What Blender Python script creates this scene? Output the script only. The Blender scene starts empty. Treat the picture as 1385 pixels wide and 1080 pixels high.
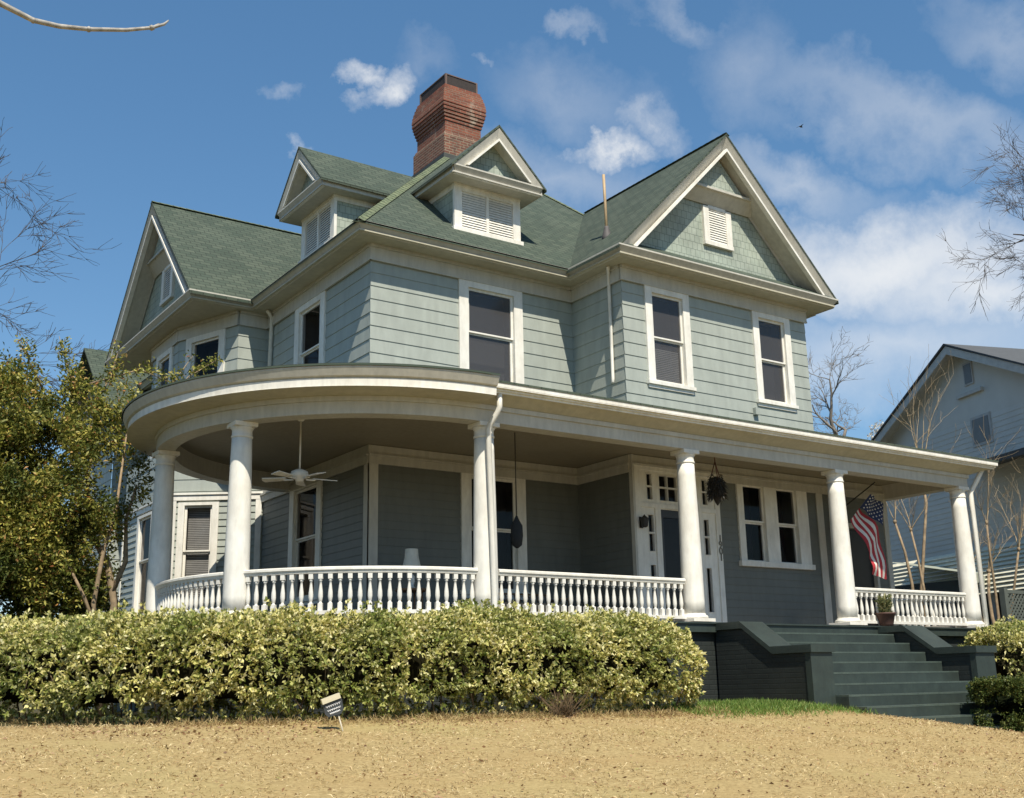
import bpy, math, random
import numpy as np
from math import sin, cos, pi, radians, sqrt, atan2
from mathutils import Vector, Matrix, noise

random.seed(7); rng = np.random.default_rng(7)
S = bpy.context.scene
COL = S.collection

# ------------------------------------------------------------------ camera
F, CX, CY, CZ, YAW, PITCH, ROLL = 1528.84, -8.6916, -16.818, -0.993, 0.6061, 0.2522, -0.0206
fw = Vector((sin(YAW)*cos(PITCH), cos(YAW)*cos(PITCH), sin(PITCH)))
rt = Vector((cos(YAW), -sin(YAW), 0)); upv = rt.cross(fw)
r2 = rt*cos(ROLL)+upv*sin(ROLL); u2 = upv*cos(ROLL)-rt*sin(ROLL)
cam = bpy.data.cameras.new('camera'); camo = bpy.data.objects.new('camera', cam); COL.objects.link(camo)
M = Matrix((( r2.x, u2.x, -fw.x, CX), (r2.y, u2.y, -fw.y, CY), (r2.z, u2.z, -fw.z, CZ), (0, 0, 0, 1)))
camo.matrix_world = M
cam.sensor_width = 36; cam.sensor_fit = 'HORIZONTAL'; cam.lens = F/1385*36
cam.clip_start = .05; cam.clip_end = 3000
S.camera = camo
def sight(u, v):
    """world direction the camera sees at a pixel of the photograph (used to place clouds in the sky)"""
    return (fw + r2*((u-692.5)/F) - u2*((v-540)/F)).normalized()

# ------------------------------------------------------------------ sun, sky, exposure
SUN = Vector((-.30, -1.0, 1.44)).normalized()
EL = math.asin(SUN.z); AZ = atan2(SUN.x, SUN.y)
sl = bpy.data.lights.new('sun', 'SUN'); sl.energy = 5.0; sl.angle = radians(.5); sl.color = (1, .925, .78)
so = bpy.data.objects.new('sun', sl); COL.objects.link(so)
so.rotation_euler = (-SUN).to_track_quat('-Z', 'Y').to_euler(); so.location = (0, 0, 40)

W = bpy.data.worlds.new('World'); S.world = W; W.use_nodes = True
wn = W.node_tree; wn.nodes.clear(); L = wn.links.new
def N(t, **k):
    n = wn.nodes.new(t)
    for a, b in k.items(): setattr(n, a, b)
    return n
def vmath(op, a, b=None):
    n = N('ShaderNodeVectorMath', operation=op)
    for i, x in enumerate((a, b)):
        if x is None: continue
        if isinstance(x, (tuple, Vector)): n.inputs[i].default_value = tuple(x)
        else: L(x, n.inputs[i])
    return n.outputs['Value'] if op in ('DOT_PRODUCT', 'LENGTH') else n.outputs[0]
def fmath(op, a, b=None, clamp=False):
    n = N('ShaderNodeMath', operation=op, use_clamp=clamp)
    for i, x in enumerate((a, b)):
        if x is None: continue
        if isinstance(x, (int, float)): n.inputs[i].default_value = x
        else: L(x, n.inputs[i])
    return n.outputs[0]
sky = N('ShaderNodeTexSky', sky_type='NISHITA', sun_disc=False)
sky.sun_elevation = EL; sky.sun_rotation = AZ; sky.altitude = 200; sky.air_density = 1.0; sky.dust_density = 0.05; sky.ozone_density = 3.0
tc = N('ShaderNodeTexCoord'); D = tc.outputs['Generated']
n1 = N('ShaderNodeTexNoise'); n1.inputs['Scale'].default_value = 7; n1.inputs['Detail'].default_value = 8; n1.inputs['Roughness'].default_value = .62
L(D, n1.inputs['Vector'])
warp = vmath('SCALE', vmath('SUBTRACT', n1.outputs['Color'], (.5, .5, .5))); warp.node.inputs['Scale'].default_value = .17
Dw = vmath('ADD', D, warp)
n2 = N('ShaderNodeTexNoise'); n2.inputs['Scale'].default_value = 9; n2.inputs['Detail'].default_value = 9; n2.inputs['Roughness'].default_value = .66
L(Dw, n2.inputs['Vector'])
tex = fmath('ADD', fmath('MULTIPLY', n2.outputs['Fac'], 1.9), -.32)
# cloud banks: (pixel u, v, half width, half height, tilt, density)
CL = [(1225, 335, 290, 84, -4, .92, 0), (1330, 390, 220, 80, -8, .8, 0), (1100, 215, 170, 44, -16, .34, 0), (1230, 150, 330, 54, -24, .30, 0),
      (1370, 60, 150, 50, -30, .26, 0), (505, 98, 50, 32, 40, .85, 1), (470, 74, 36, 24, 0, .65, 1), (780, 44, 36, 20, 8, .34, 1), (797, 194, 50, 28, 18, .75, 1), (856, 166, 42, 34, -35, .58, 1), (770, 135, 130, 60, -10, .16, 0),
      (905, 10, 60, 30, 0, .28, 1), (1000, 70, 90, 80, -40, .20, 0), (378, 125, 24, 16, 0, .20, 1), (396, 210, 20, 24, 0, .40, 1), (760, 250, 140, 60, -10, .24, 0), (1050, 490, 420, 80, 0, .4, 0), (560, 70, 60, 30, -20, .12, 0), (665, 85, 14, 10, 0, .25, 1),
      (1230, 460, 320, 90, 0, .5, 0)]
n3 = N('ShaderNodeTexNoise'); n3.inputs['Scale'].default_value = 3.2; n3.inputs['Detail'].default_value = 9; n3.inputs['Roughness'].default_value = .5
L(Dw, n3.inputs['Vector'])
soft = fmath('ADD', fmath('MULTIPLY', n3.outputs['Fac'], 1.0), .28)
dens = None
for (cu, cv, hw, hh, tilt, k, puff) in CL:
    d0 = sight(cu, cv); tx = (sight(cu+10, cv)-sight(cu-10, cv)).normalized(); ty = d0.cross(tx).normalized()
    a = radians(tilt); ax = tx*cos(a)+ty*sin(a)*-1; ay = ty*cos(a)+tx*sin(a)
    off = vmath('SUBTRACT', Dw, tuple(d0))
    ax = ax*(F/hw); ay = ay*(F/hh)
    p = fmath('POWER', vmath('DOT_PRODUCT', off, tuple(ax)), 2.0); q = fmath('POWER', vmath('DOT_PRODUCT', off, tuple(ay)), 2.0)
    r = fmath('MULTIPLY', fmath('SUBTRACT', 1.0, fmath('SQRT', fmath('ADD', p, q)), True), k*1.5)
    r = fmath('MULTIPLY', r, tex if puff else soft)
    dens = r if dens is None else fmath('MAXIMUM', dens, r)
dens = fmath('MULTIPLY', fmath('SMOOTH_MIN', dens, .9), .92, True)
mx = N('ShaderNodeMix', data_type='RGBA'); L(dens, mx.inputs[0])
hs = N('ShaderNodeHueSaturation'); hs.inputs['Saturation'].default_value = 1.36; hs.inputs['Value'].default_value = 1.63; hs.inputs['Hue'].default_value = .498
gm = N('ShaderNodeGamma'); gm.inputs[1].default_value = .72; L(sky.outputs[0], gm.inputs[0]); L(gm.outputs[0], hs.inputs['Color']); L(hs.outputs[0], mx.inputs[6]); mx.inputs[7].default_value = (7.6, 7.6, 7.5, 1)
bg = N('ShaderNodeBackground'); bg.inputs['Strength'].default_value = .10
wo = N('ShaderNodeOutputWorld'); L(mx.outputs[2], bg.inputs['Color']); L(bg.outputs[0], wo.inputs['Surface'])

S.render.engine = 'CYCLES'
S.view_settings.view_transform = 'Standard'; S.view_settings.look = 'None'; S.view_settings.exposure = 0.35; S.view_settings.gamma = 1
S.render.resolution_x = 1024; S.render.resolution_y = 798
S.cycles.max_bounces = 10; S.cycles.diffuse_bounces = 5; S.cycles.transparent_max_bounces = 12

# ------------------------------------------------------------------ materials
def newmat(name):
    m = bpy.data.materials.new(name); m.use_nodes = True; nt = m.node_tree
    return m, nt, nt.nodes['Principled BSDF']
def ramp(nt, fac, stops, interp='LINEAR'):
    r = nt.nodes.new('ShaderNodeValToRGB'); r.color_ramp.interpolation = interp
    e = r.color_ramp.elements
    while len(e) < len(stops): e.new(.5)
    for x, (p, c) in zip(e, stops): x.position = p; x.color = (*c, 1)
    if fac is not None: nt.links.new(fac, r.inputs[0])
    return r.outputs[0]
def tnoise(nt, scale, detail=4, rough=.6, coord='Object', stretch=None):
    c = nt.nodes.new('ShaderNodeTexCoord').outputs[coord]
    if stretch:
        mp = nt.nodes.new('ShaderNodeMapping'); mp.inputs['Scale'].default_value = stretch; nt.links.new(c, mp.inputs[0]); c = mp.outputs[0]
    n = nt.nodes.new('ShaderNodeTexNoise'); n.inputs['Scale'].default_value = scale; n.inputs['Detail'].default_value = detail; n.inputs['Roughness'].default_value = rough
    nt.links.new(c, n.inputs['Vector']); return n.outputs['Fac']
def mixc(nt, fac, a, b, blend='MIX'):
    m = nt.nodes.new('ShaderNodeMix'); m.data_type = 'RGBA'; m.blend_type = blend
    for i, x in ((0, fac), (6, a), (7, b)):
        if isinstance(x, (int, float)): m.inputs[i].default_value = x
        elif isinstance(x, tuple): m.inputs[i].default_value = (*x, 1)
        else: nt.links.new(x, m.inputs[i])
    return m.outputs[2]
def bump(nt, b, h, strength=.3, dist=.01):
    n = nt.nodes.new('ShaderNodeBump'); n.inputs['Strength'].default_value = strength; n.inputs['Distance'].default_value = dist
    nt.links.new(h, n.inputs['Height']); nt.links.new(n.outputs[0], b.inputs['Normal'])
def paint(name, col, dirt, amt=.5, rough=.55, scale=1.3):
    m, nt, b = newmat(name)
    f = tnoise(nt, scale, 8, .7); f2 = tnoise(nt, scale*9, 4, .6, stretch=(1, 1, .25))
    g = ramp(nt, f, [(.38, (0, 0, 0)), (.75, (amt,)*3)])
    c = mixc(nt, g, col, dirt)
    v = ramp(nt, f2, [(.3, (.86,)*3), (.7, (1.06,)*3)])
    c = mixc(nt, 1.0, c, v, 'MULTIPLY')
    nt.links.new(c, b.inputs['Base Color']); b.inputs['Roughness'].default_value = rough
    bump(nt, b, f2, .12, .004)
    return m
def plain(name, col, rough=.6, metal=0.0, var=.15, scale=6):
    m, nt, b = newmat(name)
    f = tnoise(nt, scale, 5)
    v = ramp(nt, f, [(.25, tuple(c*(1-var) for c in col)), (.75, tuple(min(1, c*(1+var)) for c in col))])
    nt.links.new(v, b.inputs['Base Color']); b.inputs['Roughness'].default_value = rough; b.inputs['Metallic'].default_value = metal
    return m
def brick(name, c1, c2, mortar, bw, bh, ms=.012, rough=.85, bias=0, squash=1.0, bumpd=.006, vary=None, offset=.5, stain=None, low=(.72, 1.18)):
    m, nt, b = newmat(name)
    t = nt.nodes.new('ShaderNodeTexBrick'); uv = nt.nodes.new('ShaderNodeUVMap').outputs[0]
    nt.links.new(uv, t.inputs['Vector'])
    t.inputs['Color1'].default_value = (*c1, 1); t.inputs['Color2'].default_value = (*c2, 1); t.inputs['Mortar'].default_value = (*mortar, 1)
    t.inputs['Scale'].default_value = 1; t.inputs['Brick Width'].default_value = bw; t.inputs['Row Height'].default_value = bh
    t.inputs['Mortar Size'].default_value = ms; t.inputs['Bias'].default_value = bias; t.offset = offset; t.inputs['Mortar Smooth'].default_value = .3
    f = tnoise(nt, 1.6, 8, .7)
    g = ramp(nt, f, [(.3, (low[0],)*3), (.7, (low[1],)*3)])
    c = mixc(nt, 1.0, t.outputs['Color'], g, 'MULTIPLY')
    if stain:
        f3 = tnoise(nt, 3.3, 8, .75, stretch=(1, 1, .35)); c = mixc(nt, ramp(nt, f3, [(.56, (0, 0, 0)), (.70, (.75,)*3)]), c, stain)
    nt.links.new(c, b.inputs['Base Color']); b.inputs['Roughness'].default_value = rough
    mi = nt.nodes.new('ShaderNodeMath'); mi.operation = 'SUBTRACT'; mi.inputs[0].default_value = 1; nt.links.new(t.outputs['Fac'], mi.inputs[1])
    bump(nt, b, mi.outputs[0], .5, bumpd)
    return m
def leafmat(name, stops, trans=.3, patch=None, rough=.5):
    m, nt, b = newmat(name)
    g = nt.nodes.new('ShaderNodeNewGeometry')
    c = ramp(nt, g.outputs['Random Per Island'], stops)
    if patch:
        f = tnoise(nt, patch[0], 3, .55); c = mixc(nt, ramp(nt, f, [(.46, (0, 0, 0)), (.62, (patch[2],)*3)]), c, patch[1])
    nt.links.new(c, b.inputs['Base Color']); b.inputs['Roughness'].default_value = rough
    b.inputs['Specular IOR Level'].default_value = .3
    tr = nt.nodes.new('ShaderNodeBsdfTranslucent'); nt.links.new(c, tr.inputs['Color'])
    mx = nt.nodes.new('ShaderNodeMixShader'); mx.inputs[0].default_value = trans
    out = nt.nodes['Material Output']
    nt.links.new(b.outputs[0], mx.inputs[1]); nt.links.new(tr.outputs[0], mx.inputs[2]); nt.links.new(mx.outputs[0], out.inputs['Surface'])
    return m

WHITE = paint('white_paint', (.80, .78, .72), (.52, .46, .36), .5)
TRIM = paint('trim_paint', (.53, .51, .45), (.38, .35, .28), .45)
SOFFIT = paint('soffit_paint', (.50, .465, .36), (.34, .30, .21), .6, scale=.9)  # yellow of light bounced off the lawn is put into this colour
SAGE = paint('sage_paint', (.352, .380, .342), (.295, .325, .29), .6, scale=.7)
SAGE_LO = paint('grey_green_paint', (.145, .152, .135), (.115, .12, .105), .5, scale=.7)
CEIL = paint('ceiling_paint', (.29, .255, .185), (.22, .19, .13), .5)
DECK = paint('deck_paint', (.13, .12, .10), (.20, .15, .10), .6)
SHINGLE = brick('roof_shingle', (.044, .064, .047), (.074, .094, .069), (.026, .036, .028), .24, .125, .010, .95, bumpd=.014, low=(.90, 1.08))
HIPCAP = brick('hip_cap_shingle', (.115, .145, .085), (.15, .175, .10), (.07, .09, .05), .30, .16, .012, .95)
SCALE = brick('gable_shingle', (.325, .37, .31), (.36, .40, .34), (.17, .20, .17), .125, .155, .0055, .7, bumpd=.012)
BRICK = brick('chimney_brick', (.255, .080, .045), (.155, .050, .032), (.20, .14, .10), .20, .068, .010, .9, stain=(.42, .36, .28), bumpd=.01)
BRICKD = brick('chimney_brick_stained', (.22, .08, .05), (.13, .05, .035), (.24, .185, .13), .20, .068, .013, .9, stain=(.05, .04, .035), bumpd=.01)
GREENBRK = brick('green_painted_brick', (.020, .026, .024), (.018, .023, .022), (.014, .018, .017), .22, .075, .010, .6)
GREENCON = paint('green_painted_concrete', (.036, .050, .043), (.018, .024, .022), .85, .5, scale=2.2)
METAL = plain('dark_metal', (.030, .022, .020), .8, 0, .4, 8)
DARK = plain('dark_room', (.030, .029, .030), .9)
IRON = plain('black_iron', (.018, .017, .016), .5)
def glassmat(name, tint, refl=1.0, rough=.03):
    m, nt, b = newmat(name)
    nt.nodes.remove(b); out = nt.nodes['Material Output']
    tr = nt.nodes.new('ShaderNodeBsdfTransparent'); tr.inputs[0].default_value = (*tint, 1)
    gl = nt.nodes.new('ShaderNodeBsdfGlossy'); gl.inputs['Roughness'].default_value = rough; gl.inputs['Color'].default_value = (.33, .32, .31, 1)
    ge = nt.nodes.new('ShaderNodeNewGeometry'); dt = nt.nodes.new('ShaderNodeVectorMath'); dt.operation = 'DOT_PRODUCT'
    nt.links.new(ge.outputs['Incoming'], dt.inputs[0]); nt.links.new(ge.outputs['True Normal'], dt.inputs[1])
    def mth(op, a, b_=0.0):
        n = nt.nodes.new('ShaderNodeMath'); n.operation = op
        for i_, x in enumerate((a, b_)):
            if isinstance(x, float): n.inputs[i_].default_value = x
            else: nt.links.new(x, n.inputs[i_])
        return n
    fr = mth('MULTIPLY_ADD', mth('POWER', mth('SUBTRACT', 1.0, mth('ABSOLUTE', dt.outputs['Value']).outputs[0]).outputs[0], 5.0).outputs[0], .9); fr.inputs[2].default_value = .045
    mx = nt.nodes.new('ShaderNodeMixShader'); nt.links.new(fr.outputs[0], mx.inputs[0]); nt.links.new(tr.outputs[0], mx.inputs[1]); nt.links.new(gl.outputs[0], mx.inputs[2])
    nt.links.new(mx.outputs[0], out.inputs['Surface']); return m
GLASS = glassmat('window_glass', (.72, .72, .74), rough=.04)
SCREEN = plain('screened_room', (.085, .085, .085), .7)
def screened():
    m = bpy.data.materials.new('screened_glass'); m.use_nodes = True; nt = m.node_tree; b = nt.nodes['Principled BSDF']
    b.inputs['Base Color'].default_value = (.085, .080, .080, 1); b.inputs['Roughness'].default_value = .5
    tr = nt.nodes.new('ShaderNodeBsdfTransparent'); tr.inputs[0].default_value = (.8, .8, .82, 1)
    gl = nt.nodes.new('ShaderNodeBsdfGlossy'); gl.inputs['Roughness'].default_value = .12
    a = nt.nodes.new('ShaderNodeMixShader'); a.inputs[0].default_value = .55; c = nt.nodes.new('ShaderNodeMixShader'); c.inputs[0].default_value = .03
    nt.links.new(tr.outputs[0], a.inputs[1]); nt.links.new(b.outputs[0], a.inputs[2]); nt.links.new(a.outputs[0], c.inputs[1]); nt.links.new(gl.outputs[0], c.inputs[2])
    nt.links.new(c.outputs[0], nt.nodes['Material Output'].inputs['Surface']); return m
GLASS_SCR = screened()
BLIND = plain('blind_slat', (.45, .44, .40), .6)
CURTAIN = plain('curtain', (.13, .125, .115), .9)

# ------------------------------------------------------------------ mesh builder
class Fr:
    def __init__(s, O, U, Nn): s.O = Vector(O); s.U = Vector(U).normalized(); s.N = Vector(Nn).normalized()
    def P(s, u, n, z): return s.O + s.U*u + s.N*n + Vector((0, 0, z))
ID = Fr((0, 0, 0), (1, 0, 0), (0, 1, 0))
class MB:
    def __init__(s): s.v = []; s.f = []; s.m = []; s.s = []
    def add(s, vs, fs, m=0, smooth=False):
        o = len(s.v); s.v += [tuple(p) for p in vs]
        for f in fs: s.f.append([o+i for i in f]); s.m.append(m); s.s.append(smooth)
        return s
    def ngon(s, pts, m=0): return s.add(pts, [list(range(len(pts)))], m)
    def box(s, u0, u1, n0, n1, z0, z1, fr=ID, m=0):
        p = [fr.P(u, n, z) for z in (z0, z1) for n in (n0, n1) for u in (u0, u1)]
        return s.add(p, [(0, 2, 3, 1), (4, 5, 7, 6), (0, 1, 5, 4), (2, 6, 7, 3), (0, 4, 6, 2), (1, 3, 7, 5)], m)
    def prism(s, poly, d, m=0):
        """polygon extruded by vector d"""
        n = len(poly); a = [Vector(p) for p in poly]; b = [p+Vector(d) for p in a]
        s.add(a+b, [list(range(n)), list(range(2*n-1, n-1, -1))]+[(i, n+i, n+(i+1) % n, (i+1) % n) for i in range(n)], m); return s
    def lathe(s, c, prof, seg=24, m=0, smooth=True, cap=True, flat=()):
        vs = []; fs = []
        for (r, z) in prof:
            for k in range(seg):
                a = 2*pi*k/seg; vs.append((c[0]+r*cos(a), c[1]+r*sin(a), c[2]+z))
        for i in range(len(prof)-1):
            for k in range(seg):
                fs.append((i*seg+k, i*seg+(k+1) % seg, (i+1)*seg+(k+1) % seg, (i+1)*seg+k))
        s.add(vs, fs, m, smooth)
        if cap:
            o = len(s.v)-len(vs)
            s.f.append([o+k for k in range(seg)][::-1]); s.m.append(m); s.s.append(False)
            s.f.append([o+(len(prof)-1)*seg+k for k in range(seg)]); s.m.append(m); s.s.append(False)
        return s
    def tube(s, pts, rad, seg=6, m=0, cap=True):
        pts = [Vector(p) for p in pts]; n = len(pts); vs = []; fs = []
        if not hasattr(rad, '__len__'): rad = [rad]*n
        t0 = (pts[1]-pts[0]).normalized(); ref = Vector((0, 0, 1)) if abs(t0.z) < .9 else Vector((1, 0, 0))
        x = t0.cross(ref).normalized()
        for i in range(n):
            t = (pts[min(i+1, n-1)]-pts[max(i-1, 0)])
            if t.length < 1e-9: t = t0
            t.normalize(); x = (x-t*x.dot(t))
            if x.length < 1e-6: x = t.orthogonal()
            x.normalize(); y = t.cross(x)
            for k in range(seg):
                a = 2*pi*k/seg; vs.append(pts[i]+(x*cos(a)+y*sin(a))*rad[i])
        for i in range(n-1):
            for k in range(seg): fs.append((i*seg+k, i*seg+(k+1) % seg, (i+1)*seg+(k+1) % seg, (i+1)*seg+k))
        if cap: fs += [tuple(range(seg))[::-1], tuple((n-1)*seg+k for k in range(seg))]
        s.add(vs, fs, m, True); return s
    def build(s, name, mats, parent=None, base=None, smooth_uv=True):
        if not isinstance(mats, (list, tuple)): mats = [mats]
        off = np.zeros(3)
        if base is not None: off = np.array(base, float)
        elif parent is not None: off = np.array(WL[parent.name], float)
        V = np.array(s.v, float).reshape(-1, 3)
        me = bpy.data.meshes.new(name); me.from_pydata((V-off).tolist(), [], s.f)
        for m in mats: me.materials.append(m)
        me.polygons.foreach_set('material_index', s.m); me.polygons.foreach_set('use_smooth', s.s)
        uvl = me.uv_layers.new(name='UVMap'); uv = np.zeros((len(me.loops), 2)); li = 0
        for f in s.f:
            P = V[f]; nn = np.zeros(3)
            for i in range(len(f)):
                a = P[i]; b = P[(i+1) % len(f)]
                nn += np.array(((a[1]-b[1])*(a[2]+b[2]), (a[2]-b[2])*(a[0]+b[0]), (a[0]-b[0])*(a[1]+b[1])))
            ln = np.linalg.norm(nn); nn = nn/ln if ln > 1e-12 else np.array((0, 0, 1.))
            h = np.array((-nn[1], nn[0], 0)); lh = np.linalg.norm(h)
            if lh < .05: U = np.array((1., 0, 0)); Vv = np.array((0, 1., 0))
            else: U = h/lh; Vv = np.cross(nn, U)
            uv[li:li+len(f), 0] = P@U; uv[li:li+len(f), 1] = P@Vv; li += len(f)
        uvl.data.foreach_set('uv', uv.ravel())
        me.update()
        return link(name, me, parent, (0, 0, 0) if parent is not None else tuple(off))
WL = {}     # world location of every object made
def link(name, me, parent, loc):
    o = bpy.data.objects.new(name, me); COL.objects.link(o); o.location = loc
    if parent is not None: o.parent = parent; WL[o.name] = WL[parent.name] + np.array(loc)
    else: WL[o.name] = np.array(loc, float)
    return o
def tag(o, label=None, cat=None, group=None, kind=None):
    for k, x in (('label', label), ('category', cat), ('group', group), ('kind', kind)):
        if x: o[k] = x
    return o
def thing(name, label, cat, loc, group=None):
    return tag(link(name, None, None, loc), label, cat, group)
def copy_tree(o, parent=None, loc=None):
    c = o.copy(); COL.objects.link(c)
    if parent is not None: c.parent = parent
    if loc is not None: c.location = loc
    WL[c.name] = np.array(c.location) + (WL[parent.name] if parent is not None else 0)
    for ch in list(o.children): copy_tree(ch, c)
    return c
def sstep(a, b, x):
    t = min(1, max(0, (x-a)/(b-a))); return t*t*(3-2*t)

# ------------------------------------------------------------------ ground
def gz(x, y):
    z = -1.28
    if y < -5.2: z += .098*(max(y, -18.5)+5.2)
    z -= .43*sstep(3.6, 8.5, x)
    z += .10*sstep(-4, -8, x)*sstep(-12, -4, y)
    z += .035*noise.noise(Vector((x*.35, y*.35, 0))) + .016*noise.noise(Vector((x*1.7, y*1.7, 3)))
    return z
def lawn():
    xs = np.concatenate([[-600, -200, -80, -45, -30], np.arange(-22, 26, .35), [30, 40, 60, 100, 200, 600]])
    ys = np.concatenate([[-400, -120, -60, -35, -25], np.arange(-20, 10, .35), [14, 20, 35, 60, 120, 300, 900]])
    vs = [(x, y, gz(x, y)) for y in ys for x in xs]; nx = len(xs)
    fs = [(j*nx+i, j*nx+i+1, (j+1)*nx+i+1, (j+1)*nx+i) for j in range(len(ys)-1) for i in range(nx-1)]
    m, nt, b = newmat('dormant_grass_ground')
    f = tnoise(nt, 22, 8, .75); f2 = tnoise(nt, 1.1, 6, .6); f3 = tnoise(nt, 70, 3, .6)
    c = ramp(nt, f, [(.28, (.12, .08, .038)), (.45, (.34, .25, .115)), (.68, (.54, .42, .21))])
    c = mixc(nt, ramp(nt, f2, [(.42, (0, 0, 0)), (.66, (.55,)*3)]), c, (.38, .265, .12))
    c = mixc(nt, ramp(nt, tnoise(nt, .55, 5, .55), [(.52, (0, 0, 0)), (.70, (.4,)*3)]), c, (.38, .34, .15))
    c = mixc(nt, ramp(nt, f3, [(.60, (0, 0, 0)), (.72, (.7,)*3)]), c, (.16, .085, .04))
    # dark ground added outside the visible lawn to cut its bounce light onto the walls
    def axis(i):
        sx = nt.nodes.new('ShaderNodeSeparateXYZ'); nt.links.new(nt.nodes.new('ShaderNodeTexCoord').outputs['Object'], sx.inputs[0]); return sx.outputs[i]
    def lim(o, a, b_):
        r = nt.nodes.new('ShaderNodeMapRange'); r.inputs[1].default_value = a; r.inputs[2].default_value = b_; nt.links.new(o, r.inputs[0]); return r.outputs[0]
    def mx_(a, b_):
        m_ = nt.nodes.new('ShaderNodeMath'); m_.operation = 'MAXIMUM'; nt.links.new(a, m_.inputs[0]); nt.links.new(b_, m_.inputs[1]); return m_.outputs[0]
    far = mx_(mx_(lim(axis(0), -11.5, -13.5), lim(axis(0), 13, 15)), mx_(lim(axis(1), -5.0, -4.2), lim(axis(1), -17.5, -19)))
    dark_ground = ramp(nt, f, [(.3, (.035, .03, .015)), (.5, (.075, .065, .03)), (.7, (.13, .11, .05))])
    c = mixc(nt, far, c, dark_ground)
    nt.links.new(c, b.inputs['Base Color']); b.inputs['Roughness'].default_value = .95; b.inputs['Specular IOR Level'].default_value = .1
    bump(nt, b, f, .6, .03)
    o = MB().add(vs, fs, 0, True).build('lawn', m); tag(o, kind='structure')
lawn()
st = MB(); st.box(-300, 300, -31, -21.5, -2.75, -2.592)  # street and kerb added out of view behind the camera; dark asphalt cuts ground bounce
tag(st.build('street', plain('asphalt', (.055, .055, .056), .9, 0, .25, 3)), kind='structure')
st = MB(); st.box(-300, 300, -21.5, -21.3, -2.75, -2.47)
tag(st.build('kerb', plain('kerb_concrete', (.33, .32, .29), .9)), kind='structure')
def wedge_mesh(name, P, Dr, Ln, Wd, mat, droop=.0, parent=None, base=None, fold=.25):
    """many separate leaves: P base points, Dr directions, Ln lengths, Wd widths"""
    n = len(P); off = np.zeros(3) if base is None else np.array(base, float)
    if parent is not None: off = np.array(WL[parent.name], float)
    Dr = Dr/np.linalg.norm(Dr, axis=1, keepdims=True)
    rnd = rng.normal(size=(n, 3)); Sd = np.cross(Dr, rnd); Sd /= np.linalg.norm(Sd, axis=1, keepdims=True)
    Up = np.cross(Sd, Dr); Ln = np.asarray(Ln).reshape(-1, 1)*np.ones((n, 1)); Wd = np.asarray(Wd).reshape(-1, 1)*np.ones((n, 1))
    dz = np.zeros((n, 3)); dz[:, 2] = -droop
    a = P; t = P+Dr*Ln+dz*Ln; m1 = P+Dr*Ln*.5+Sd*Wd*.5+Up*Wd*fold; m2 = P+Dr*Ln*.5-Sd*Wd*.5+Up*Wd*fold
    V = np.stack([a, m1, t, m2], 1).reshape(-1, 3)-off
    me = bpy.data.meshes.new(name); me.vertices.add(4*n); me.vertices.foreach_set('co', V.ravel())
    me.loops.add(4*n); me.loops.foreach_set('vertex_index', np.arange(4*n)); me.polygons.add(n)
    me.polygons.foreach_set('loop_start', np.arange(n)*4); me.polygons.foreach_set('loop_total', np.full(n, 4))
    me.materials.append(mat); me.update(calc_edges=True); me.validate()
    return link(name, me, parent, (0, 0, 0) if parent is not None else tuple(off))
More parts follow.
